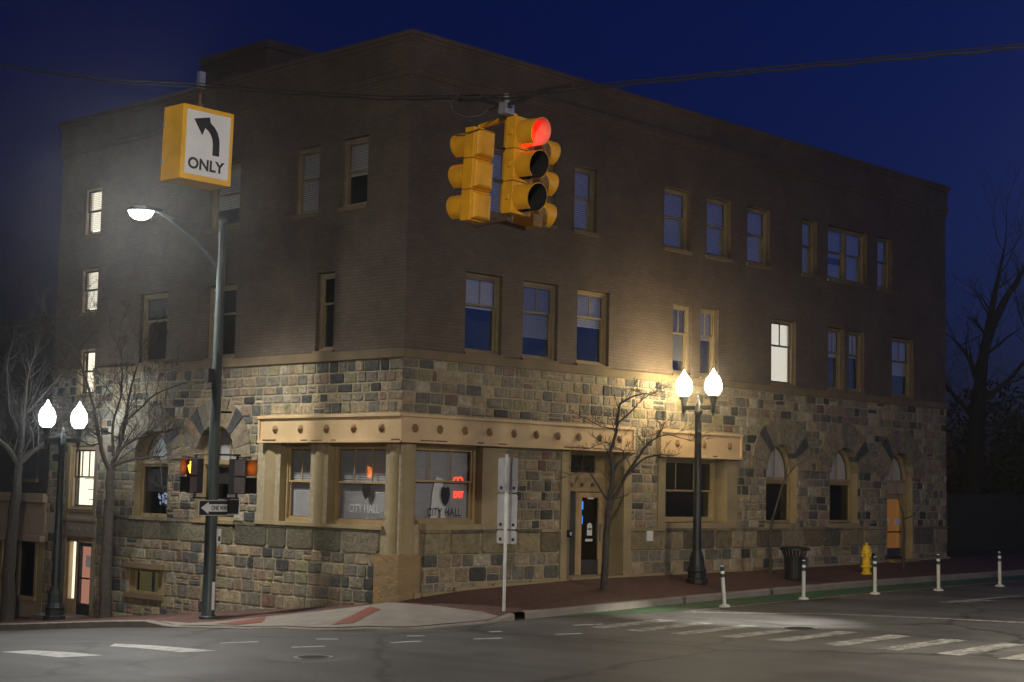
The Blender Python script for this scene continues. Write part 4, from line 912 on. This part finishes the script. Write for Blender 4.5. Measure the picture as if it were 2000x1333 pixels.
# lit lane box sign
o = Vector((-12.079, -9.413, 7.251)); W_, D_, H_ = .735, .42, .905
bx = thing('lane_sign_box', 'yellow box sign with a left arrow and ONLY hanging from the wire', 'lane sign', o+Vector((W_/2, D_/2, .2)), rot=Quaternion(Vector((FW.x, FW.y, 0)).normalized(), R(.9)))
mb = MB(); mb.box(-W_/2, W_/2, -D_/2, D_/2, -.2-H_, -.2, 'box_yellow'); mb.build('case', bx, bevel=.012)
mb = MB(); mb.box(-W_/2+.055, W_/2-.055, -D_/2-.006, -D_/2+.01, -.2-H_+.07, -.2-.06, 'white_paint'); face = mb.build('face', bx)
body = [(.07, -.765), (.165, -.765), (.165, -.62), (.155, -.55), (.125, -.475), (.08, -.42), (.02, -.378), (.005, -.312), (-.215, -.365), (-.09, -.545), (-.055, -.45), (-.01, -.475), (.03, -.515), (.055, -.565), (.07, -.63)]
mb = MB(); mb.prism(body, lambda u, d, z: (u, -D_/2-.012+d, z), 0, .006, 'black'); mb.build('arrow', face)
text_obj('ONLY', .185, lambda u, d, z: (u-.02, -D_/2-.009+d, -.965+z), 'black', 'lettering', face, bold=.006, sx=1.03)
mb = MB(); mb.tube([(0, 0, -.2), (0, 0, .1)], .022, 'rust', 8); mb.box(-.04, .04, -.03, .03, .08, .28, 'steel'); mb.tube([(-.0, 0, -.2), (0, 0, -.12)], .05, 'rust', 8); mb.build('hanger', bx)
mb = MB()
for zz in (-.42, -.86): mb.box(-W_/2-.02, -W_/2, D_/2-.05, D_/2-.02, zz-.025, zz+.025, 'steel')
mb.build('latch', bx)

# traffic signal: three heads back to back
R0 = P2+Vector((.02, 0, -.1))
ts = thing('traffic_signal', 'yellow cluster of three signal heads showing red, hung from the wire', 'traffic signal', R0, rot=tiltq)
def head(cx, cy, zt, face, lit):
    ang = {'-y': 0, '+x': 90, '+y': 180}[face]; c, s = math.cos(R(ang)), math.sin(R(ang))
    T = lambda x, y, z: (cx+x*c-y*s, cy+x*s+y*c, zt+z)
    mb = MB()
    for k in range(3):
        z1 = -.352*k; mb.box(-.15, .15, -.1, .05, z1-.345, z1, 'sig_yellow', T); 
        vs = []     # rounded back of each section
        for q, (w, d) in enumerate(((.145, .05), (.13, .095), (.085, .115))): vs += [T(-w, d, z1-.335+.02*q), T(w, d, z1-.335+.02*q), T(w, d, z1-.012-.02*q), T(-w, d, z1-.012-.02*q)]
        mb.add(vs, [(i*4+j, i*4+(j+1) % 4, (i+1)*4+(j+1) % 4, (i+1)*4+j) for i in range(2) for j in range(4)]+[(8, 9, 10, 11)], 'sig_yellow')
        mb.box(-.165, -.15, -.06, .0, z1-.2, z1-.14, 'sig_yellow', T)
    h = mb.build('signal_head', ts, bevel=.012)
    for k in range(3):
        zc_ = -.352*k-.172; n = 24; vs = []; fs = []
        for j in range(n+1):       # tunnel visor, open at the bottom
            q = R(-62+304*j/n)
            a, b = .15*math.cos(q), .15*math.sin(q); ln = .26-.06*(1-math.sin(q))*.5
            for rr, dd in ((1, -.1), (1, -.1-ln), (.955, -.1-ln), (.955, -.1)): vs.append(T(a*rr, dd, zc_+b*rr))
        for j in range(n):
            for q in range(3): fs.append((j*4+q, j*4+q+1, j*4+q+5, j*4+q+4))
        mb = MB(); mb.add(vs, [f for i, f in enumerate(fs) if i % 3 != 2], 'sig_yellow'); mb.add(vs, [f for i, f in enumerate(fs) if i % 3 == 2], 'visor_lit' if k == {'red_lens': 0, 'green_lens': 2}[lit] else 'black'); mb.build('visor', h, smooth=True, recalc=False)
        mb = MB(); vs = [T(0, -.135, zc_)]
        for rr, dd in ((.55, -.125), (1, -.102)): vs += [T(.143*rr*math.cos(2*math.pi*j/20), dd, zc_+.143*rr*math.sin(2*math.pi*j/20)) for j in range(20)]
        mb.add(vs, [(0, 1+j, 1+(j+1) % 20) for j in range(20)]+[(1+j, 21+j, 21+(j+1) % 20, 1+(j+1) % 20) for j in range(20)], lit if k == {'red_lens': 0, 'green_lens': 2}[lit] else 'dark_lens'); mb.build('lens', h, smooth=True)
    return h
head(.17, -.06, -.13, '-y', 'red_lens'); head(.30, .66, -.13, '+y', 'red_lens'); head(.62, .19, -.17, '+x', 'green_lens')
mb = MB(); mb.tube([(.0, 0, .12), (.04, 0, -.06)], .025, 'steel', 8); mb.box(-.05, .09, -.05, .05, -.1, .02, 'steel')
mb.tube([(.13, -.03, -.1), (.3, .66, -.1)], .032, 'sig_yellow', 8); mb.tube([(.2, .2, -.1), (.6, .19, -.12)], .03, 'sig_yellow', 8); mb.tube([(.3, .66, -.13), (.3, .66, -.09)], .04, 'sig_yellow', 8); mb.build('bracket', ts, smooth=True)
mb = MB(); mb.tube([(.13, -.03, -1.22), (.3, .66, -1.22)], .022, 'rust', 8); mb.tube([(.2, .2, -1.22), (.6, .19, -1.24)], .022, 'rust', 8); mb.build('bracket', ts, smooth=True)

# ---------------------------------------------------------------- small street things
def delineator(loc, label, lean=0.):
    t = thing('delineator_post', label, 'bollard', loc, 'white posts along the cycle lane'); t.rotation_euler = (0, R(lean), 0)
    mb = MB(); mb.lathe([(.13, 0), (.13, .015), (.1, .045), (.05, .06)], 'delineator', 16); mb.build('base', t, smooth=True)
    mb = MB(); mb.lathe([(.045, .05), (.045, .60), (.045, .9), (.03, .915), (0, .92)], 'delineator', 14); mb.build('tube', t, smooth=True)
    for z0, z1, m_ in ((.80, .895, 'band_green'), (.74, .80, 'band_white'), (.66, .74, 'band_green')):
        mb = MB(); mb.lathe([(.0465, z0), (.0465, z1)], m_, 14); mb.build('band', t, smooth=True)
    return t
bl = [((6.27, -3.82), 'tilted white post with green bands, nearest the lamp post', -7), ((9.28, -3.87), 'white post with green bands in front of the litter bin', 0), ((11.92, -4.17), 'white post with green bands in front of the yellow hydrant', 0), ((14.18, -4.63), 'white post with green bands in front of the building end', -1), ((17.01, -4.84), 'white post with green bands against the dark trees, past the building', -1)]
d0 = delineator((bl[0][0][0], bl[0][0][1], Hh(*bl[0][0])), bl[0][1], bl[0][2])
for (p, lab, ln) in bl[1:]:
    d = dup(d0, (p[0], p[1], Hh(*p)), lab); d.rotation_euler = (0, R(ln), 0)
t = thing('fire_hydrant', 'yellow fire hydrant on the brick pavement', 'fire hydrant', (15.7, -1.6, sz(15.7, -1.6)))
mb = MB(); mb.lathe([(.15, 0), (.15, .04), (.11, .06), (.11, .18), (.16, .19), (.16, .24), (.115, .26), (.115, .56), (.15, .57), (.15, .61), (.13, .62), (.12, .70), (.08, .77), (.03, .80), (.03, .85), (0, .86)], 'hydrant', 18); mb.build('barrel', t, smooth=True)
mb = MB(); mb.lathe([(.075, -.2), (.075, -.1)], 'hydrant', 14, (0, 0, .5), 'y'); mb.lathe([(.085, -.225), (.085, -.2), (.02, -.195)], 'black', 10, (0, 0, .5), 'y'); mb.build('pumper_nozzle', t)
mb = MB(); mb.lathe([(.05, .1), (.05, .19), (.06, .19), (.06, .24), (.02, .26)], 'hydrant', 12, (0, 0, .52), 'x'); mb.build('hose_nozzle', t)
mb = MB(); mb.lathe([(.05, -.19), (.05, -.1), (.05, -.09)], 'hydrant', 12, (0, 0, .52), 'x'); mb.build('hose_nozzle', t)
t = thing('litter_bin', 'black slatted metal litter bin by the stone wall', 'litter bin', (12.1, -1.7, sz(12.1, -1.7)))
mb = MB()
for k in range(22):
    q = 2*math.pi*k/22; pr = [(.24, .04), (.26, .4), (.28, .62), (.36, .78)]
    for i in range(3):
        a, b = pr[i], pr[i+1]; e = .026; cq, sq_ = math.cos(q), math.sin(q)
        mb.add([(a[0]*cq-e*sq_, a[0]*sq_+e*cq, a[1]), (a[0]*cq+e*sq_, a[0]*sq_-e*cq, a[1]), (b[0]*cq+e*sq_, b[0]*sq_-e*cq, b[1]), (b[0]*cq-e*sq_, b[0]*sq_+e*cq, b[1])], [(0, 1, 2, 3)], 'black_metal')
mb.build('slats', t)
mb = MB(); mb.lathe([(.22, .05), (.23, .6), (.22, .6)], 'black', 18); mb.build('liner', t)
mb = MB(); mb.lathe([(.25, 0), (.26, .05), (.22, .06)], 'black_metal', 20); mb.build('foot_ring', t); mb = MB(); mb.lathe([(.36, .76), (.385, .77), (.385, .82), (.33, .85), (.2, .86), (.2, .8)], 'black_metal', 20); mb.build('rim', t, smooth=True)

# ---------------------------------------------------------------- trees
def twig(mb, p, d, L, r, lev, rs, mat, droop=0.):
    n = 4; pts = [p.copy()]; rad = [r]; q = p.copy(); dd = d.normalized()
    for k in range(n):
        dd = (dd+Vector((rs.uniform(-1, 1), rs.uniform(-1, 1), rs.uniform(-.8, 1)))*.24+Vector((0, 0, .05-droop))).normalized()
        q = q+dd*(L/n); pts.append(q.copy()); rad.append(max(.004, r*(1-.75*(k+1)/n)))
    mb.tube(pts, rad, mat, 4 if lev < 2 else 3, cap=False)
    if lev <= 0: return
    for k in range(rs.randint(2, 4) if lev > 1 else rs.randint(2, 3)):
        i = rs.randint(1, n); side = Vector((rs.uniform(-1, 1), rs.uniform(-1, 1), rs.uniform(-.5, .9)))
        nd = (dd*.75+side*.8).normalized(); twig(mb, pts[i], nd, L*rs.uniform(.45, .72), max(.0045, rad[i]*.65), lev-1, rs, mat, droop)
def smooth_line(pl, k=3):
    pl = [Vector(p) for p in pl]; out = []
    for i in range(len(pl)-1):
        a, b, c, d = pl[max(0, i-1)], pl[i], pl[i+1], pl[min(len(pl)-1, i+2)]
        for j in range(k):
            t = j/k; out.append(.5*((2*b)+(c-a)*t+(2*a-5*b+4*c-d)*t*t+(3*b-a-3*c+d)*t**3))
    return out+[pl[-1]]
def tree(name, label, trunk, limbs, seed, r0, tw, group='bare street trees', mat='bark', lev=2, tl=(.3, .7), out_r=.02):
    rs = random.Random(seed); base = Vector(trunk[0]); t = thing(name, label, 'tree', base, group)
    pl = smooth_line(trunk, 5); nn = len(pl); mb = MB()
    mb.tube([p+Vector((rs.uniform(-1, 1), rs.uniform(-1, 1), 0))*r0*.12 for p in [base-Vector((0, 0, .1))]+pl], [r0*1.35]+[r0*(1.2-.45*min(1, i/nn*1.15)) for i in range(nn)], mat, 9); mb.build('trunk', t, base, smooth=True)
    mb = MB()
    for (pts, ra, rb) in limbs:
        dz = Vector((FW.x, FW.y, 0)); off = rs.uniform(-.55, .55); n0 = len(pts)
        pts = [Vector(p)+dz*(off*(i/(n0-1))**1.3*(Vector(pts[-1])-Vector(pts[0])).length*.8) for i, p in enumerate(pts)]
        L = smooth_line(pts, 4); m_ = len(L); rad = [ra+(rb-ra)*(i/(m_-1)) for i in range(m_)]
        mb.tube([p+Vector((rs.uniform(-1, 1), rs.uniform(-1, 1), rs.uniform(-1, 1)))*.012 for p in L], rad, mat, 6)
        for i in range(1, m_):
            if rs.random() < tw*(.4+.6*i/m_):
                dirv = (L[i]-L[i-1]).normalized(); side = Vector((rs.uniform(-1, 1), rs.uniform(-1, 1), rs.uniform(-.35, .8)))
                twig(mb, L[i], (dirv*.6+side).normalized(), rs.uniform(*tl), max(.0065, rad[i]*.5), lev, rs, mat)
        twig(mb, L[-1], L[-1]-L[-2], rs.uniform(*tl), rb, lev, rs, mat)
    mb.build('branches', t, base); return t
A = [(5.11,-1.42,2.53),(5.12,-1.5,3.06),(5.06,-1.5,3.61),(5.09,-1.59,3.96),(5.1,-1.63,4.24),(5.11,-1.7,4.66),(5.22,-1.83,4.8),(5.45,-2.08,4.93),(5.65,-2.28,4.9)]
tree('street_tree', 'small bare tree in front of the street door', [(5.19,-1.24,.5),(5.14,-1.3,1.31),(5.12,-1.36,2.01),(5.11,-1.42,2.53)],
     [(A, .055, .008), ([(5.1,-1.63,4.24),(5.31,-1.89,4.56),(5.42,-2.03,4.75),(5.55,-2.18,4.91)], .022, .006),
      ([(5.12,-1.41,2.42),(5.24,-1.58,2.71),(5.33,-1.72,3.06),(5.48,-1.91,3.42),(5.6,-2.08,3.74),(5.73,-2.24,3.91),(5.96,-2.49,4.03),(6.31,-2.84,3.91)], .05, .008),
      ([(5.33,-1.72,3.06),(5.62,-2.07,3.49),(5.93,-2.39,3.54)], .032, .01), ([(5.1,-1.42,2.59),(5.15,-1.55,3.23),(5.26,-1.69,3.45),(5.24,-1.7,3.62),(5.12,-1.58,3.72)], .035, .008),
      ([(5.1,-1.4,2.48),(4.83,-1.19,2.98),(4.69,-1.07,3.16),(4.48,-.84,3.07)], .028, .006), ([(5.09,-1.6,4.13),(4.86,-1.37,4.17),(4.65,-1.18,4.3),(4.42,-.96,4.43)], .02, .005),
      ([(5.06,-1.54,3.8),(4.86,-1.33,3.78),(4.73,-1.17,3.67)], .016, .005), ([(5.73,-2.24,3.91),(5.84,-2.38,4.21),(5.83,-2.4,4.34)], .018, .005)], 5, .075, .85, lev=2, tl=(.16, .4))
tree('street_tree', 'bare tree with pale forked trunk at the left edge, before the shopfront', [(-1.63,13.21,-1.),(-1.72,13.11,.52),(-1.74,12.96,1.84),(-1.74,12.81,3.03)],
     [([(-1.74,12.81,3.03),(-1.93,12.95,3.42),(-2.24,13.21,3.88),(-2.5,13.36,4.73)], .09, .03), ([(-1.74,12.81,3.03),(-1.71,12.71,3.56),(-1.73,12.62,4.35),(-1.71,12.48,5.28),(-1.59,12.25,6.08)], .09, .02),
      ([(-1.74,12.79,3.1),(-1.56,12.57,3.37),(-1.32,12.29,3.68),(-.96,11.88,3.98),(-.54,11.38,4.52)], .08, .015), ([(-1.71,12.71,3.56),(-2.01,12.9,4.48),(-2.19,12.95,5.53),(-2.16,12.81,6.33)], .06, .015), ([(-1.7,12.6,4.4),(-1.3,12.2,5.2),(-.9,11.8,6.2),(-.7,11.5,6.9)], .04, .01)], 21, .16, .85, lev=3, tl=(.7, 1.5))
tree('street_tree', 'dark bare tree between the side door and the tall mast', [(-1.2,9.29,-.66),(-1.28,9.21,.7),(-1.33,9.1,1.95),(-1.38,9.03,2.94)],
     [([(-1.38,9.03,2.94),(-1.51,9.11,3.31),(-1.62,9.14,3.93),(-1.74,9.18,4.68),(-2.,9.31,5.67),(-2.4,9.63,6.4)], .07, .012), ([(-1.38,9.03,2.94),(-1.32,8.9,3.44),(-1.28,8.78,4.07),(-1.28,8.66,4.94),(-1.21,8.48,5.81)], .075, .012),
      ([(-1.35,8.96,3.19),(-1.22,8.78,3.55),(-.89,8.41,3.83),(-.47,7.96,3.99),(-.06,7.49,4.29),(.25,7.11,4.74)], .055, .01), ([(-1.37,9.,3.04),(-1.1,8.71,3.2),(-.68,8.26,3.3),(-.51,8.1,3.22),(-.45,8.0,2.6)], .04, .01),
      ([(-1.58,9.14,3.68),(-1.74,9.32,3.55),(-2.02,9.58,3.73),(-2.11,9.67,3.79)], .025, .008), ([(-1.28,8.78,4.07),(-.99,8.42,4.51),(-.8,8.18,4.83),(-.3,7.63,5.16)], .035, .008), ([(-1.36,8.96,3.32),(-1.48,8.98,4.06),(-1.46,8.85,4.93),(-1.63,8.89,5.93)], .045, .01)], 33, .135, .9, lev=3, tl=(.45, 1.05))
tree('sapling', 'leaning sapling before the first arched window', [(11.55,-1.35,.57),(11.45,-1.41,1.3),(11.45,-1.41,1.81)], [([(11.45,-1.41,1.81),(11.48,-1.5,2.27),(11.59,-1.73,3.12),(11.77,-1.96,3.51),(11.94,-2.16,3.72),(12.18,-2.38,3.49)], .035, .006), ([(11.59,-1.73,3.12),(11.63,-1.82,3.58),(11.52,-1.74,3.83)], .018, .004)], 8, .042, .35, 'thin saplings on the pavement', lev=1, tl=(.2, .5))
tree('sapling', 'thin sapling before the far orange-lit door', [(18.09,-1.34,.66),(18.05,-1.36,1.0),(18.03,-1.38,1.41)], [([(18.03,-1.38,1.41),(17.95,-1.39,2.14),(17.81,-1.29,2.5),(17.68,-1.21,2.86)], .03, .006), ([(17.95,-1.39,2.06),(18.17,-1.63,2.22),(18.4,-1.93,2.73),(18.55,-2.14,3.1)], .022, .006)], 9, .04, .12, 'thin saplings on the pavement', lev=1, tl=(.2, .45))
for i, (lab, tr, lm, sd_) in enumerate([
    ('tall dark tree beyond the building, its trunk nearest the wall', [(34.3,5.4,.9),(34.2,5.0,4.9),(34.2,4.8,6.9)], [([(34.2,4.8,6.9),(34.2,4.6,8.5),(34.5,4.2,9.9),(34.7,3.7,10.9),(35.,3.4,11.7)], .24, .05), ([(34.2,4.8,6.9),(33.8,5.1,8.1),(33.3,5.5,8.8)], .14, .03), ([(34.2,4.6,8.5),(34.3,4.4,10.),(34.2,4.2,11.2),(34.2,4.1,12.2)], .16, .03), ([(34.2,4.9,5.6),(33.5,5.6,6.6),(32.9,6.0,7.0)], .12, .03), ([(34.2,4.8,6.3),(35.2,3.9,7.4),(36.,3.2,8.6)], .13, .03)], 51),
    ('tall dark tree beyond the building, at the right edge of the trees', [(38.5,4.4,1.0),(38.6,4.2,4.0),(38.8,4.0,6.2)], [([(38.8,4.,6.2),(38.9,3.6,8.2),(39.3,3.2,10.2)], .2, .04), ([(38.8,4.,6.2),(38.2,4.6,8.0),(37.6,5.,9.4)], .16, .04), ([(38.8,4.,6.2),(39.6,3.2,7.4),(40.4,2.6,8.6)], .14, .03)], 52),
    ('dark tree beyond the building, behind the board fence', [(31.5,7.5,.9),(31.5,7.5,3.0),(31.6,7.4,4.6)], [([(31.6,7.4,4.6),(31.8,7.,6.4),(32.2,6.6,8.)], .15, .03), ([(31.6,7.4,4.6),(31.2,7.8,6.2),(30.6,8.2,7.6)], .12, .03)], 53)]):
    tree('bare_tree', lab, tr, lm, sd_, .36 if i < 2 else .22, 1., 'dark trees beyond the building', 'bark_dark', lev=3, tl=(1.0, 2.2))
def shrub(loc, rx, rz, n, seed, label):
    rs = random.Random(seed); t = thing('evergreen_shrub', label, 'shrub', loc, 'evergreen shrubs behind the fence'); mb = MB()
    for k in range(n):
        while True:
            p = Vector((rs.uniform(-1, 1), rs.uniform(-1, 1), rs.uniform(-1, 1)))
            if p.length < 1 and p.length > .35: break
        q = Vector((p.x*rx*(1+.25*math.sin(5*p.z+seed)), p.y*rx, rz+p.z*rz)); a = Vector((rs.uniform(-1, 1), rs.uniform(-1, 1), rs.uniform(-1, 1))).normalized(); b = a.cross(Vector((rs.uniform(-1, 1), rs.uniform(-1, 1), .3))).normalized(); s = rs.uniform(.07, .16)
        mb.quad([q-a*s, q-b*s*.5, q+a*s, q+b*s*.5], 'leaf_dark')
    mb.build('foliage', t, recalc=False); mb = MB(); mb.tube([(0, 0, -.2), (0, 0, rz)], [.1, .04], 'bark_dark', 6); mb.build('stem', t)
shrub((34.5, 2.8, .9), 1.7, 2.6, 2600, 3, 'large dark evergreen shrub at the right edge'); shrub((30.5, 6.5, .9), 1.9, 1.9, 2000, 4, 'low dark evergreen shrub above the fence'); shrub((37.5, 6.0, .9), 2.6, 3.3, 3200, 6, 'broad dark evergreen shrub rising highest behind the fence, between the tall trunks')
# board fence right of the building
t = thing('board_fence', 'dark board fence running on from the building end', 'fence', (23.1, 2, .9))
mb = MB(); u = 23.1
while u < 44:
    w = .19; mb.box(u, u+w-.012, 2+rnd.uniform(-.006, .006), 2.025, ip(GX, u)-.1, 2.80+rnd.uniform(-.02, .02)+.006*(u-23), 'fence'); u += w
mb.build('boards', t, (23.1, 2, .9)); mb = MB(); mb.box(23.1, 44, 1.98, 2.0, 2.72, 2.80, 'fence'); mb.box(23.1, 44, 2.025, 2.07, 1.2, 1.3, 'fence'); mb.build('rail', t, (23.1, 2, .9))
for k in range(8): mb = MB(); mb.box(23.2+k*2.6, 23.32+k*2.6, 2.07, 2.17, .6, 2.75, 'fence'); mb.build('post', t, (23.1, 2, .9))

# off-frame lamps of the mast's kind; the rear one is added as fill
cobra_lamp((3.0, -19.2, Hh(3, -19.2)+.1), (.1, .99, 2.0), 'tall mast lamp on the corner across the front street', lens='lamp_lens3', drop=.006)
flood = bpy.context.scene.objects['mast_lamp.001']
z0 = 7.6-Hh(3, -19.2)-.1; aim = (Vector((4.0, -6.1, .12))-Vector((3, -19.2, 7.6))).normalized()
mb = MB(); q = aim.to_track_quat('-Z', 'Y').to_matrix()
Tq = lambda x, y, z: tuple(q @ Vector((x, y, z))+Vector((.1, .25, z0)))
mb.box(-.14, .14, -.1, .1, -.02, .14, 'black_metal', Tq); mb.tube([(0, 0, z0), (.1, .25, z0+.1)], .03, 'black_metal', 8); mb.build('added_floodlight', flood)  # head and its spot added for the bright road patch by the crosswalk
sl = bpy.data.lights.new('added_crosswalk_spot', 'SPOT'); sl.energy = 42000; sl.spot_size = R(13.5); sl.spot_blend = 1.; sl.shadow_soft_size = .06; sl.color = (1, .96, .9); so = bpy.data.objects.new('added_crosswalk_spot', sl); COL.objects.link(so); so.parent = flood; so.location = Vector((.1, .25, z0))+aim*.06; so.rotation_euler = aim.to_track_quat('-Z', 'Y').to_euler()
cobra_lamp((-29.0, -31.0, Hh(-29, -31)+.1), (.71, .7, 2.0), 'tall mast lamp added behind the camera as frontal fill light', h=10.2, lens='fill_lamp_lens', drop=.2, rl=(.27, .2))

# ---------------------------------------------------------------- thin haze added as lens glow round the lamps
mb = MB(); mb.box(-70, 90, -70, 90, -9, 40, 'interior'); hz = mb.build('haze'); hz.data.materials.clear()
hm = bpy.data.materials.new('bloom_haze'); hm.use_nodes = True; hn = hm.node_tree; hn.nodes.clear(); ho = hn.nodes.new('ShaderNodeOutputMaterial'); pv = hn.nodes.new('ShaderNodeVolumePrincipled')
pv.inputs['Color'].default_value = (.9, .92, .95, 1); pv.inputs['Density'].default_value = .0011; pv.inputs['Anisotropy'].default_value = .925; hn.links.new(pv.outputs[0], ho.inputs['Volume']); hz.data.materials.append(hm); hz['kind'] = 'stuff'; hz['label'] = 'thin haze added for the lens glow round the lamps'
# ---------------------------------------------------------------- dusk sky
w = bpy.data.worlds.new('World'); S.world = w; w.use_nodes = True; nt = w.node_tree; nt.nodes.clear()
out = nt.nodes.new('ShaderNodeOutputWorld'); bg = nt.nodes.new('ShaderNodeBackground'); sky = nt.nodes.new('ShaderNodeTexSky')
sky.sky_type = 'NISHITA'; sky.sun_disc = False; sky.sun_elevation = R(-4.); sky.sun_rotation = R(137); sky.air_density = 1.; sky.dust_density = .3; sky.ozone_density = 3.
tm = nt.nodes.new('ShaderNodeMix'); tm.data_type = 'RGBA'; tm.blend_type = 'MULTIPLY'; tm.inputs[0].default_value = 1; tm.inputs[7].default_value = (.21, .43, 1., 1)
nt.links.new(sky.outputs[0], tm.inputs[6]); nt.links.new(tm.outputs[2], bg.inputs[0]); bg.inputs[1].default_value = 2.0; nt.links.new(bg.outputs[0], out.inputs[0])
S.view_settings.view_transform = 'Standard'; S.view_settings.look = 'None'; S.view_settings.exposure = 0; S.view_settings.gamma = 1
S.cycles.use_denoising = True; S.cycles.denoiser = 'OPENIMAGEDENOISE'; S.cycles.denoising_input_passes = 'RGB_ALBEDO_NORMAL'
S.cycles.sample_clamp_direct = 60
S.cycles.max_bounces = 6; S.cycles.transparent_max_bounces = 10; S.cycles.sample_clamp_indirect = 4
